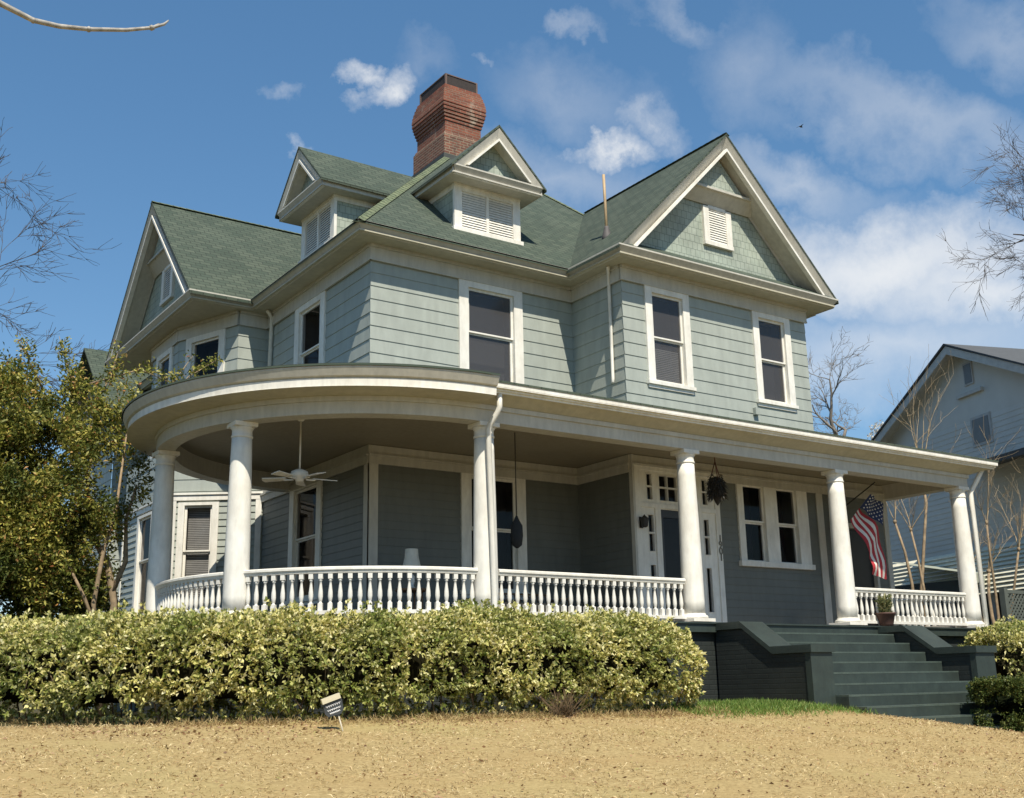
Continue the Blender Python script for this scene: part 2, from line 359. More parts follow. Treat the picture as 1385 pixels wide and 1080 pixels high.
def blades():
    P = []
    n = 215000
    x = rng.uniform(-13, 11, n); y = rng.uniform(-14.2, -4.2, n)
    pz = np.array([gz(a, b) for a, b in zip(x, y)])
    keep = np.array([noise.noise(Vector((a*1.3, b*1.3, 4)))+.8*noise.noise(Vector((a*5, b*5, 1))) >  -.22 for a, b in zip(x, y)]); x, y, pz = x[keep], y[keep], pz[keep]; n = len(x)
    P = np.stack([x, y, pz-.005], 1)
    Dr = rng.normal(size=(n, 3)); Dr[:, 2] = np.abs(Dr[:, 2])*.55+.12
    m = leafmat('dry_grass_blade', [(0, (.26, .17, .075)), (.30, (.50, .375, .18)), (.65, (.68, .545, .30)), (.80, (.74, .62, .38)), (.96, (.46, .29, .13)), (1, (.32, .33, .11))], .2, patch=(2.2, (.42, .29, .14), .6), rough=.8)
    o = wedge_mesh('dry_grass', P, Dr, rng.uniform(.025, .085, n), rng.uniform(.004, .009, n), m, .35); tag(o, kind='stuff')
    # fallen leaves, thickest along the hedge
    n = 8500
    x = rng.uniform(-13, 9, n); y = np.where(rng.random(n) < .33, rng.normal(-5.7, .28, n), rng.uniform(-14, -5, n))
    keep = np.array([noise.noise(Vector((a*.8, b*.8, 9))) > -.25 for a, b in zip(x, y)]); x = x[keep]; y = y[keep]; n = len(x)
    P = np.stack([x, y, np.array([gz(a, b) for a, b in zip(x, y)])+.012], 1)
    Dr = rng.normal(size=(n, 3)); Dr[:, 2] = np.abs(Dr[:, 2])*.25
    m = leafmat('fallen_leaf', [(0, (.13, .075, .04)), (.5, (.25, .135, .065)), (1, (.38, .24, .13))], .1)
    tag(wedge_mesh('fallen_leaves', P, Dr, rng.uniform(.014, .050, n), rng.uniform(.008, .026, n), m, .1), kind='stuff')
    # longer straw tufts straggling along the hedge foot
    n = 14000; t = rng.random(n); xs = -8.2+t*10.6
    hy = np.interp(xs, [-8.6, -7.5, -6.5, -5.6, -4.5, -3.3, -1.8, 2.4], [.7, -.75, -2.2, -3.55, -4.75, -5.35, -5.6, -5.55])
    cl = np.array([noise.noise(Vector((a*1.9, 2, 7))) for a in xs]); ys = hy+rng.normal(0, .13, n)-.10*cl; keep = cl+rng.normal(0, .25, n) > -.05; xs, ys = xs[keep], ys[keep]; n = len(xs)
    P = np.stack([xs, ys, np.array([gz(a, b) for a, b in zip(xs, ys)])-.01], 1); Dr = rng.normal(size=(n, 3))*.75; Dr[:, 2] = np.abs(Dr[:, 2])+.35
    m = leafmat('straw_blade', [(0, (.16, .10, .045)), (.5, (.36, .26, .12)), (.9, (.55, .43, .21)), (1, (.20, .24, .06))], .2, rough=.8)
    tag(wedge_mesh('straw_tufts', P, Dr, rng.uniform(.05, .17, n), rng.uniform(.004, .009, n), m, .25), kind='stuff')
    # green grass beside the step wall
    n = 9000
    x = np.clip(rng.normal(3.3, .75, n), 1.8, 4.7); y = np.clip(rng.normal(-5.35, .42, n), -6.4, -4.4)
    P = np.stack([x, y, np.array([gz(a, b) for a, b in zip(x, y)])-.005], 1)
    Dr = rng.normal(size=(n, 3))*.5; Dr[:, 2] = 1
    m = leafmat('green_grass_blade', [(0, (.08, .16, .025)), (.6, (.16, .26, .05)), (1, (.30, .33, .10))], .3)
    tag(wedge_mesh('green_grass', P, Dr, rng.uniform(.05, .15, n), rng.uniform(.006, .011, n), m, .15), kind='stuff')
blades()
wk = MB().box(4.6, 12.5, -7.2, -5.9, -1.80, -1.745)
tag(wk.build('walkway', plain('walk_concrete', (.22, .20, .17), .9)), kind='structure')

# ------------------------------------------------------------------ the house
H = thing('victorian_house', 'large sage green two storey house with green roof, dormers, brick chimney and curved columned porch', 'house', (4.8, 4.0, -1.3))
ZF, XI, XR, DB, P3, CT = 6.43, 4.458, 9.47, 1.546, 3.296, 2.8
WR = 9.5
FRONT = Fr((0, 0, 0), (1, 0, 0), (0, -1, 0)); LEFT = Fr((0, 0, 0), (0, -1, 0), (-1, 0, 0))
BAYF = Fr((0, -DB, 0), (1, 0, 0), (0, -1, 0)); BAYS = Fr((XI, 0, 0), (0, -1, 0), (-1, 0, 0))
def siding(mb, fr, u0, u1, z0, z1, holes=(), expo=.245, zref=5.968, lap=.0125, m=0):
    k0 = math.floor((z0-zref)/expo)-1; z = zref+k0*expo
    while z < z1:
        za, zb = z, z+expo; z = zb
        cuts = sorted({max(za, z0), min(zb, z1)} | {h for hh in holes for h in hh[2:4] if max(za, z0) < h < min(zb, z1)})
        for a, b in zip(cuts[:-1], cuts[1:]):
            if b-a < 1e-5: continue
            mid = (a+b)/2; ints = [(u0, u1)]
            for (h0, h1, hz0, hz1) in holes:
                if hz0 <= mid <= hz1:
                    nx = []
                    for (p, q) in ints:
                        if h1 <= p or h0 >= q: nx.append((p, q)); continue
                        if h0 > p: nx.append((p, h0))
                        if h1 < q: nx.append((h1, q))
                    ints = nx
            na = .002+lap*(zb-a)/expo; nb = .002+lap*(zb-b)/expo
            for (p, q) in ints:
                mb.add([fr.P(p, na, a), fr.P(q, na, a), fr.P(q, nb, b), fr.P(p, nb, b), fr.P(p, 0, a), fr.P(q, 0, a)], [(0, 1, 2, 3), (4, 5, 1, 0)], m)
    return mb
def window(fr, u0, u1, z0, z1, rail, tw=.12, th=.12, ts=.10, sillp=.03, blind=None, parent=H, head=True, lower_screen=False, label=None, curtain=True, glass=None):
    """double hung window: u0,u1,z0,z1 = outside of the trim"""
    g0, g1, gz0, gz1 = u0+tw, u1-tw, z0+ts, z1-th
    f = MB()
    f.box(u0, g0, -.10, .045, z0+ts, z1, fr); f.box(g1, u1, -.10, .045, z0+ts, z1, fr)
    f.box(g0, g1, -.10, .048, gz1, z1, fr)
    f.box(u0-sillp, u1+sillp, -.10, .075, z0+.035, z0+ts, fr); f.box(u0, u1, -.02, .035, z0-.03, z0+.035, fr)
    w = f.build('window', WHITE, parent)
    s = MB(); sw = .045
    for (a, b, n0, n1) in ((rail, gz1, -.045, -.008), (gz0, rail, -.085, -.048)):
        s.box(g0, g0+sw, n0, n1, a, b, fr); s.box(g1-sw, g1, n0, n1, a, b, fr)
        s.box(g0+sw, g1-sw, n0, n1, b-(.045 if b == gz1 else .03), b, fr); s.box(g0+sw, g1-sw, n0, n1, a, a+(.065 if a == gz0 else .03), fr)
    s.build('sash', WHITE, w)
    for (a, b, n) in ((rail+.03, gz1-.045, -.028), (gz0+.065, rail-.03, -.066)):
        MB().ngon([fr.P(g0+sw, n, a), fr.P(g1-sw, n, a), fr.P(g1-sw, n, b), fr.P(g0+sw, n, b)]).build('pane', glass or GLASS, w)
    if blind:
        b = MB(); z = blind[0]
        while z < blind[1]:
            b.box(g0+sw, g1-sw, -.125, -.118, z, z+.026, fr); z += .036
        b.build('blind', BLIND, w)
    d = MB(); d.box(g0-.05, g1+.05, -.42, -.40, gz0-.05, gz1+.05, fr)
    for a, b in ((g0-.06, g0-.05), (g1+.05, g1+.06)): d.box(a, b, -.42, -.1, gz0-.05, gz1+.05, fr)
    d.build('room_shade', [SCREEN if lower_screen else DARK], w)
    return w, (u0+.02, u1-.02, z0+.03, z1-.02)

# --- second floor walls
w2 = MB(); TW = .13
holes_front = []; holes_bay = []; holes_left = []
wtop = ZF+.02
_, h = window(FRONT, 1.797, 3.226, 3.90, wtop, 5.443, tw=.20, th=.14, lower_screen=True, glass=GLASS_SCR); holes_front.append(h)
_, h = window(BAYF, 4.987, 6.12, 4.454, wtop, 5.43, tw=.17, th=.13, blind=(4.62, 5.25), glass=GLASS_SCR); holes_bay.append(h)
_, h = window(BAYF, 7.876, 8.98, 4.454, wtop, 5.43, tw=.17, th=.13, glass=GLASS_SCR); holes_bay.append(h)
_, h = window(LEFT, -3.19, -1.82, 3.90, wtop, 5.443, tw=.20, th=.14, lower_screen=True); holes_left.append(h)
siding(w2, FRONT, -.019, XI, 3.3, ZF+.28, holes_front); siding(w2, LEFT, -13, .0, 3.3, ZF+.28, holes_left)
siding(w2, BAYS, .0, DB, 3.3, ZF+.28); siding(w2, BAYF, XI-.019, XR+.019, 3.3, ZF+.28, holes_bay)
RIGHT = Fr((XR, 0, 0), (0, 1, 0), (1, 0, 0)); BACK = Fr((0, 13, 0), (-1, 0, 0), (0, 1, 0))
siding(w2, RIGHT, -DB, 13, -.1, ZF+.28); siding(w2, BACK, -XR, 0, -.1, ZF+.28)
# left bay (octagonal), second floor
BP = [Vector((0, 4.65, 0)), Vector((-.64, 4.65, 0)), Vector((-1.3, 6.4, 0)), Vector((-1.3, 8.2, 0)), Vector((-.64, 9.95, 0)), Vector((0, 9.95, 0))]
def face(a, b):
    U = (Vector(a)-Vector(b)).normalized(); Nn = Vector((-U.y, U.x, 0)) if False else Vector((U.y, -U.x, 0))
    return Fr(a, U, Nn), (Vector(a)-Vector(b)).length
bayfr = []
for i in range(5):
    fr, ln = face(BP[i], BP[i+1])
    if fr.N.dot(Vector((-1, 0, 0)))+.001 < 0: fr.N = -fr.N
    if i == 0: fr.N = Vector((0, -1, 0))
    if i == 4: fr.N = Vector((0, 1, 0))
    bayfr.append((fr, ln))
hs_ = {}
_, h = window(bayfr[1][0], -1.60, -.38, 3.90, wtop, 5.5, tw=.18, th=.14); hs_[1] = [h]
_, h = window(bayfr[2][0], -1.45, -.35, 3.90, wtop, 5.5, tw=.16, th=.14); hs_[2] = [h]
for i, (fr, ln) in enumerate(bayfr): siding(w2, fr, -ln-.008, .008, 3.3, ZF+.28, hs_.get(i, ()))
w2.build('wall', SAGE, H)

# --- first floor walls (porch side)
w1 = MB(); hf = []; hl = []; hb = []
_, h = window(FRONT, 1.809, 3.20, .60, 2.79, 1.803, tw=.20, th=.05); hf.append(h)
_, h = window(LEFT, -3.19, -1.80, .60, 2.79, 1.803, tw=.19, th=.05); hl.append(h)
# pair of windows by the door
pw = MB()
for (a, b) in ((7.08, 7.236), (7.82, 8.167), (8.74, 9.05)): pw.box(a, b, -.1, .045, 1.30, 2.775, BAYF)
pw.box(7.08, 9.05, -.1, .048, 2.775, 2.87, BAYF); pw.box(7.04, 9.09, -.1, .085, 1.20, 1.30, BAYF)
pwo = pw.build('window', WHITE, H)
for (a, b) in ((7.236, 7.82), (8.167, 8.74)):
    s = MB()
    for (z0, z1, n0, n1) in ((2.06, 2.775, -.045, -.008), (1.30, 2.06, -.085, -.048)):
        s.box(a, a+.035, n0, n1, z0, z1, BAYF); s.box(b-.035, b, n0, n1, z0, z1, BAYF); s.box(a+.035, b-.035, n0, n1, z1-.03, z1, BAYF); s.box(a+.035, b-.035, n0, n1, z0, z0+.035, BAYF)
    s.build('sash', WHITE, pwo)
    for (z0, z1, n) in ((2.09, 2.75, -.028), (1.33, 2.03, -.066)):
        MB().ngon([BAYF.P(a+.03, n, z0), BAYF.P(b-.03, n, z0), BAYF.P(b-.03, n, z1), BAYF.P(a+.03, n, z1)]).build('pane', GLASS, pwo)
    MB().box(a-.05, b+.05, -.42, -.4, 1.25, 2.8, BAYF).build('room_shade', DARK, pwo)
hb += [(7.1, 9.03, 1.22, 2.85), (4.48, 6.56, 0, 2.90), (10.25, 11.05, 0, 2.1)]
LO = dict(expo=.14, zref=0, lap=.010)
siding(w1, FRONT, 0, XI, -.1, 3.2, hf, **LO); siding(w1, LEFT, -4.62, 0, -.1, 3.2, hl, **LO)
siding(w1, BAYS, 0, DB, -.1, 3.2, **LO); siding(w1, BAYF, XI, 11.55, -.1, 3.3, hb, **LO)
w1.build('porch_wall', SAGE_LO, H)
# one storey wing behind the right end of the porch
wg = MB(); WGR = Fr((11.55, 0, 0), (0, 1, 0), (1, 0, 0))
siding(wg, WGR, -DB, 8, -1.6, 3.3, **LO); wg.box(11.44, 11.56, .003, .035, 0, 2.9, BAYF).box(-DB-.03, -DB+.12, .012, .035, 0, 2.9, WGR)
wg.build('wing_wall', TRIM, H)
wr = MB(); wr.prism([(9.45, -1.7, 3.75), (11.9, -1.7, 3.75), (11.9, 8.4, 3.75), (9.45, 8.4, 4.5)], (0, 0, -.08)); wr.build('wing_roof', SHINGLE, H)
wd = MB()
wd.box(10.20, 10.27, -.08, .04, 0, 2.12, BAYF).box(11.03, 11.10, -.08, .04, 0, 2.12, BAYF).box(10.2, 11.1, -.08, .043, 2.12, 2.22, BAYF)
wdo = wd.build('wing_door', TRIM, H)
MB().box(10.27, 11.03, -.09, -.05, 0, 2.1, BAYF).build('door_leaf', plain('dark_door', (.02, .022, .024), .35), wdo)
# first floor of the octagonal bay, with shuttered-looking narrow siding and a window
w1b = MB(); Q = [Vector((0, 4.6, 0)), Vector((-1.5, 5.65, 0)), Vector((-1.5, 8.95, 0)), Vector((0, 10, 0))]
qf = []
for i in range(3):
    U = (Q[i]-Q[i+1]).normalized(); qf.append((Fr(Q[i], U, (U.y, -U.x, 0)), (Q[i]-Q[i+1]).length))
    if qf[-1][0].N.x > 0.0 and i < 2: qf[-1][0].N = -qf[-1][0].N
if qf[0][0].N.y > 0: qf[0][0].N = -qf[0][0].N
if qf[2][0].N.y < 0: qf[2][0].N = -qf[2][0].N
w, h = window(qf[0][0], -1.70, -.88, .55, 2.80, 1.813, tw=.13, th=.06, blind=(.8, 2.7)); qh = {0: [h]}
w, h = window(qf[1][0], -2.2, -1.1, .55, 2.80, 1.813, tw=.13, th=.06); qh[1] = [h]
for i, (fr, ln) in enumerate(qf):
    siding(w1b, fr, -ln, 0, -.9, 2.85, qh.get(i, ()), expo=.135, zref=.02, lap=.020)
    siding(w1b, fr, -ln, 0, 2.85, 4.0)
w1b.build('bay_wall', SAGE, H)
tb = MB()
for i, (fr, ln) in enumerate(qf):
    tb.box(-ln, 0, .015, .045, 2.84, 2.97, fr); tb.box(-ln-.02, 0, .03, .07, 2.95, 2.99, fr)
    tb.box(-ln, -ln+.09, .022, .04, -.9, 2.84, fr)
    if i: tb.box(-.12, 0, .022, .04, -.9, 2.84, fr)
tb.box(-.14, -.02, .022, .04, -.9, 2.84, qf[0][0])
tb.build('bay_trim', WHITE, H)

# --- white corner boards and porch frieze on first floor
t1 = MB()
t1.box(-.03, .16, .013, .03, 0, 2.77, FRONT); t1.box(-.14, .03, .013, .03, 0, 2.77, LEFT)
t1.box(9.34, 9.53, .013, .035, 0, 2.77, BAYF); t1.box(XI-.018, XI+.03, -.03, .062, 0, 3.09, BAYF)
for fr, a, b in ((FRONT, -.03, XI), (LEFT, -4.6, .03), (BAYS, 0, DB), (BAYF, XI, 11.5)):
    t1.box(6.585 if fr is BAYF else a, b, .016, .05, 2.77, 2.90, fr); t1.box(a, b, .016, .075, 2.90, 2.94, fr); t1.box(a, b, .016, .04, 2.94, 3.09, fr)
t1.build('porch_frieze', TRIM, H)

# --- front door with sidelights and transom
ds = MB()
panes = []
for sgn in (-1, 1):
    c = 5.545
    def mm(a, b): return (c+sgn*a, c+sgn*b) if sgn > 0 else (c-b, c-a)
    panes += [(*mm(.62, .745), 2.30, 2.53), (*mm(.62, .745), 2.555, 2.77), (*mm(.62, .745), 1.365, 1.68), (*mm(.62, .745), 1.71, 2.02), (*mm(.62, .745), .32, 1.12)]
for a, b in ((5.10, 5.29), (5.31, 5.53), (5.56, 5.78), (5.80, 5.99)):
    panes += [(a, b, 2.30, 2.53), (a, b, 2.555, 2.76)]
cuts_u = sorted({4.46, 6.585, 5.09, 6.0} | {p[0] for p in panes} | {p[1] for p in panes}); cuts_z = sorted({0, 2.135, 2.91} | {p[2] for p in panes} | {p[3] for p in panes})
for a, b in zip(cuts_u[:-1], cuts_u[1:]):
    for z0, z1 in zip(cuts_z[:-1], cuts_z[1:]):
        mu, mz = (a+b)/2, (z0+z1)/2
        if any(p[0] < mu < p[1] and p[2] < mz < p[3] for p in panes): continue
        if 5.09 < mu < 6.0 and mz < 2.135: continue
        ds.add([BAYF.P(a, .02, z0), BAYF.P(b, .02, z0), BAYF.P(b, .02, z1), BAYF.P(a, .02, z1)], [(0, 1, 2, 3)])
for (a, b, z0, z1) in panes:      # reveals
    for (p, q, r_, s_) in ((a-.012, a, z0, z1), (b, b+.012, z0, z1)): ds.box(p, q, -.04, .032, r_-.012, s_+.012, BAYF)
    ds.box(a, b, -.04, .032, z0-.012, z0, BAYF); ds.box(a, b, -.04, .032, z1, z1+.012, BAYF)
for (a, b, z0, z1) in ((4.46, 4.62, 0, 2.9), (4.96, 5.09, 0, 2.2), (6.0, 6.11, 0, 2.2), (6.47, 6.585, 0, 2.9)): ds.box(a, b, .0205, .05, z0, z1, BAYF)
ds.box(4.62, 6.47, .0205, .055, 2.15, 2.225, BAYF); ds.box(4.46, 6.585, .0205, .06, 2.83, 2.90, BAYF)
dso = ds.build('door_surround', WHITE, H)
for (a, b, z0, z1) in panes: MB().ngon([BAYF.P(a, -.02, z0), BAYF.P(b, -.02, z0), BAYF.P(b, -.02, z1), BAYF.P(a, -.02, z1)]).build('pane', GLASS, dso)
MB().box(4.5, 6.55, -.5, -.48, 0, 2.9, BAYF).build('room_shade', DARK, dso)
dd = MB(); dd.box(5.09, 5.19, -.06, -.01, 0, 2.135, BAYF).box(5.90, 6.0, -.06, -.01, 0, 2.135, BAYF).box(5.19, 5.9, -.06, -.01, 0, .25, BAYF).box(5.19, 5.9, -.06, -.01, 2.0, 2.135, BAYF)
ddo = dd.build('front_door', plain('door_black', (.03, .028, .028), .4), H)
MB().ngon([BAYF.P(5.19, -.03, .25), BAYF.P(5.9, -.03, .25), BAYF.P(5.9, -.03, 2.0), BAYF.P(5.19, -.03, 2.0)]).build('glass', GLASS, ddo)
MB().box(5.19, 5.9, -.09, -.075, .25, 2.0, BAYF).build('inner_panel', DARK, ddo)
hd = MB().box(5.855, 5.885, -.01, .02, .92, 1.12, BAYF); hd.tube([BAYF.P(5.87, .02, 1.0), BAYF.P(5.87, .055, 1.0)], .022, 8)
hd.build('handle', plain('brass', (.5, .36, .12), .3, 1), ddo)
# house number on the door trim
cu = bpy.data.curves.new('number', 'FONT'); cu.body = '1\n9\n0\n1'; cu.size = .19; cu.extrude = .008; cu.align_x = 'CENTER'; cu.space_line = .62
to = bpy.data.objects.new('tmp', cu); COL.objects.link(to); dg = bpy.context.evaluated_depsgraph_get()
me = bpy.data.meshes.new_from_object(to.evaluated_get(dg)); bpy.data.objects.remove(to)
for vtx in me.vertices:
    x, y, z = vtx.co; vtx.co = Vector((6.53+x, -DB-.062+(-z), 1.62+y))-Vector(WL[H.name])
me.materials.clear(); me.materials.append(plain('number_grey', (.20, .19, .16), .5)); link('house_number', me, H, (0, 0, 0))

# --- second floor frieze, soffit, fascia
E_ = .52
ft = MB(); zt = 6.735
for fr, a, b in ((FRONT, -.055, XI), (LEFT, -4.65, .055), (BAYS, 0, DB), (BAYF, XI-.055, XR+.05)):
    ft.box(a, b, .02, .050, ZF, zt-.06, fr); ft.box(a, b, .02, .085, zt-.06, zt, fr); ft.box(a, b, .05, .062, ZF, ZF+.03, fr)
for i, (fr, ln) in enumerate(bayfr):
    ft.box(-ln, 0, .02, .050, ZF, zt-.06, fr); ft.box(-ln, 0, .02, .085, zt-.06, zt, fr)
ft.build('frieze', TRIM, H)
sf = MB()
sf.prism([(-.5, -.5, zt), (XI, -.5, zt), (XI, .02, zt), (-.5, .02, zt)], (0, 0, .03))
sf.prism([(-.5, .02, zt), (.02, .02, zt), (.02, 13, zt), (-.5, 13, zt)], (0, 0, .03))
sf.prism([(XI-.44, -2.05, zt-.002), (XR+.45, -2.05, zt-.002), (XR+.45, -DB+.1, zt-.002), (XI+.1, -DB+.1, zt-.002), (XI+.1, -.45, zt-.002), (XI-.44, -.45, zt-.002)], (0, 0, .03))
sf.prism([(-1.78, 4.33, zt-.002), (.02, 4.33, zt-.002), (.02, 10.27, zt-.002), (-1.78, 10.27, zt-.002)], (0, 0, .03))
sf.prism([(XR, -DB+.1, zt), (XR+.55, -DB+.1, zt), (XR+.55, 13, zt), (XR, 13, zt)], (0, 0, .03))
sf.build('soffit', SOFFIT, H)
fa = MB(); LG = Fr((-1.8, 7.3, 0), (0, -1, 0), (-1, 0, 0)); BE = Fr((4.0, 0, 0), (0, -1, 0), (-1, 0, 0))
def crown(mb, fr, a, b, n, z0=zt-.012, z1=6.895, d=.13, ea=0, eb=0):
    """canted crown moulding: its face leans out towards the top; ea/eb lengthen the top edge for a mitre"""
    pr0 = [(n-d-.02, z0), (n-d, z0), (n-.005, z1-.03), (n, z1-.03), (n, z1), (n-d-.02, z1)]
    k = len(pr0)
    def row(u, e): return [fr.P(u+e*(p-(n-d))/d if p > n-d else u, p, z) for p, z in pr0]
    mb.add(row(a, ea)+row(b, eb), [(i_, (i_+1) % k, k+(i_+1) % k, k+i_) for i_ in range(k)]+[tuple(range(k)), tuple(range(2*k-1, k-1, -1))], 0)
crown(fa, FRONT, -.43, 4.0+.13, .56, ea=-.13, eb=-.13)
crown(fa, LEFT, -4.31-.0, .43, .56, eb=.13, ea=.0); crown(fa, LEFT, -12.9, -10.3, .56)
crown(fa, BE, .43, 1.98, .04, ea=.13, eb=.13)
crown(fa, FRONT, 4.0+.09, XR+.38, 2.11, ea=-.13, eb=.13)
fa.box(XR+.45, XR+.475, -2.0, -.5, zt-.012, 6.885)
crown(fa, LG, -2.9, 2.9, .04, ea=-.13, eb=.13)
crown(fa, Fr((0, 4.31, 0), (1, 0, 0), (0, -1, 0)), -1.75, -.44, .04, ea=-.09)
fa.build('fascia', TRIM, H)

# --- roofs
PM = .95
rf = MB(); T = (0, 0, -.05)
ez = 6.93; rz = ez+PM*(WR/2+E_); xm = WR/2; yb = 13.5
A = (-E_-.04, -E_-.04, ez-.038); B = (WR+E_, -E_-.04, ez-.038); R1 = (xm, xm, rz); R2 = (xm, yb-xm-.5, rz); C_ = (WR+E_, yb, ez); D_ = (-E_-.04, yb, ez-.038)
rf.prism([A, B, R1], T); rf.prism([D_, A, R1, R2], T); rf.prism([B, C_, R2, R1], T); rf.prism([C_, D_, R2], T)
# bay gable and left gable roofs
def gable_roof(mb, fr, hw, ze, zr, back, over=.03):
    k = (zr-ze)/hw; e = hw+.05
    for s_ in (-1, 1):
        p = [fr.P(s_*e, over, ze-.05*k), fr.P(0, over, zr), fr.P(0, -back, zr), fr.P(s_*e, -back, ze-.05*k)]
        mb.prism(p if s_ < 0 else p[::-1], (0, 0, -.05))
BG = Fr((6.97, -2.07, 0), (1, 0, 0), (0, -1, 0))
def valley_slope(mb, fr, hw, ze, zr, n_eave, over=.03):
    """gable roof whose two slopes die into the main roof: short at the eave, long at the ridge"""
    k = (zr-ze)/hw; e = hw+.05
    for s_ in (-1, 1):
        p = [fr.P(s_*e, over, ze-.05*k), fr.P(0, over, zr), fr.P(0, -n_eave-hw/ .93*1.03, zr), fr.P(s_*e, -n_eave-.1, ze-.05*k)]
        mb.prism(p if s_ < 0 else p[::-1], (0, 0, -.05))
valley_slope(rf, BG, 2.97, 6.90, 9.93, 1.55)
valley_slope(rf, LG, 3.0, 6.90, 9.93, 1.30)
rf.build('main_roof', SHINGLE, H)
roof = [o for o in H.children if o.name == 'main_roof'][0]
hc = MB()
def capstrip(mb, a, b, w=.13, lift=.022):
    a, b = Vector(a), Vector(b); t = (b-a).normalized(); sd = t.cross(Vector((0, 0, 1))).normalized()
    n_ = max(2, int((b-a).length/.16))
    for i in range(n_):
        p = a.lerp(b, i/n_); q = a.lerp(b, (i+1)/n_+.0)
        l0, l1 = lift+.006, lift
        mb.add([p-sd*w-Vector((0, 0, w*.62-l0)), p+Vector((0, 0, l0)), p+sd*w-Vector((0, 0, w*.62-l0)), q-sd*w-Vector((0, 0, w*.62-l1)), q+Vector((0, 0, l1)), q+sd*w-Vector((0, 0, w*.62-l1))],
               [(0, 1, 4, 3), (1, 2, 5, 4), (0, 3, 5, 2)])
for a_, b_, w_ in ((A, R1, .12), (B, R1, .12), (R1, R2, .12), (BG.P(0, .03, 9.93), BG.P(0, -4.6, 9.93), .09), (LG.P(0, .03, 9.93), LG.P(0, -4.3, 9.93), .09)):
    hc = MB(); capstrip(hc, a_, b_, w_); hc.build('hip_cap', HIPCAP, roof)
vp = MB(); vp.tube([(4.74, -.84, 7.5), (4.73, -.84, 8.35), (4.72, -.84, 8.95)], .029, 8); vp.build('vent_pipe', plain('tan_pipe', (.42, .30, .17), .6), roof)
vp = MB(); vp.lathe((4.74, -.84, 7.5), [(.11, 0), (.10, .12), (.05, .30), (.045, .34)], 10); vp.build('pipe_boot', plain('grey_boot', (.10, .09, .09), .7), roof)

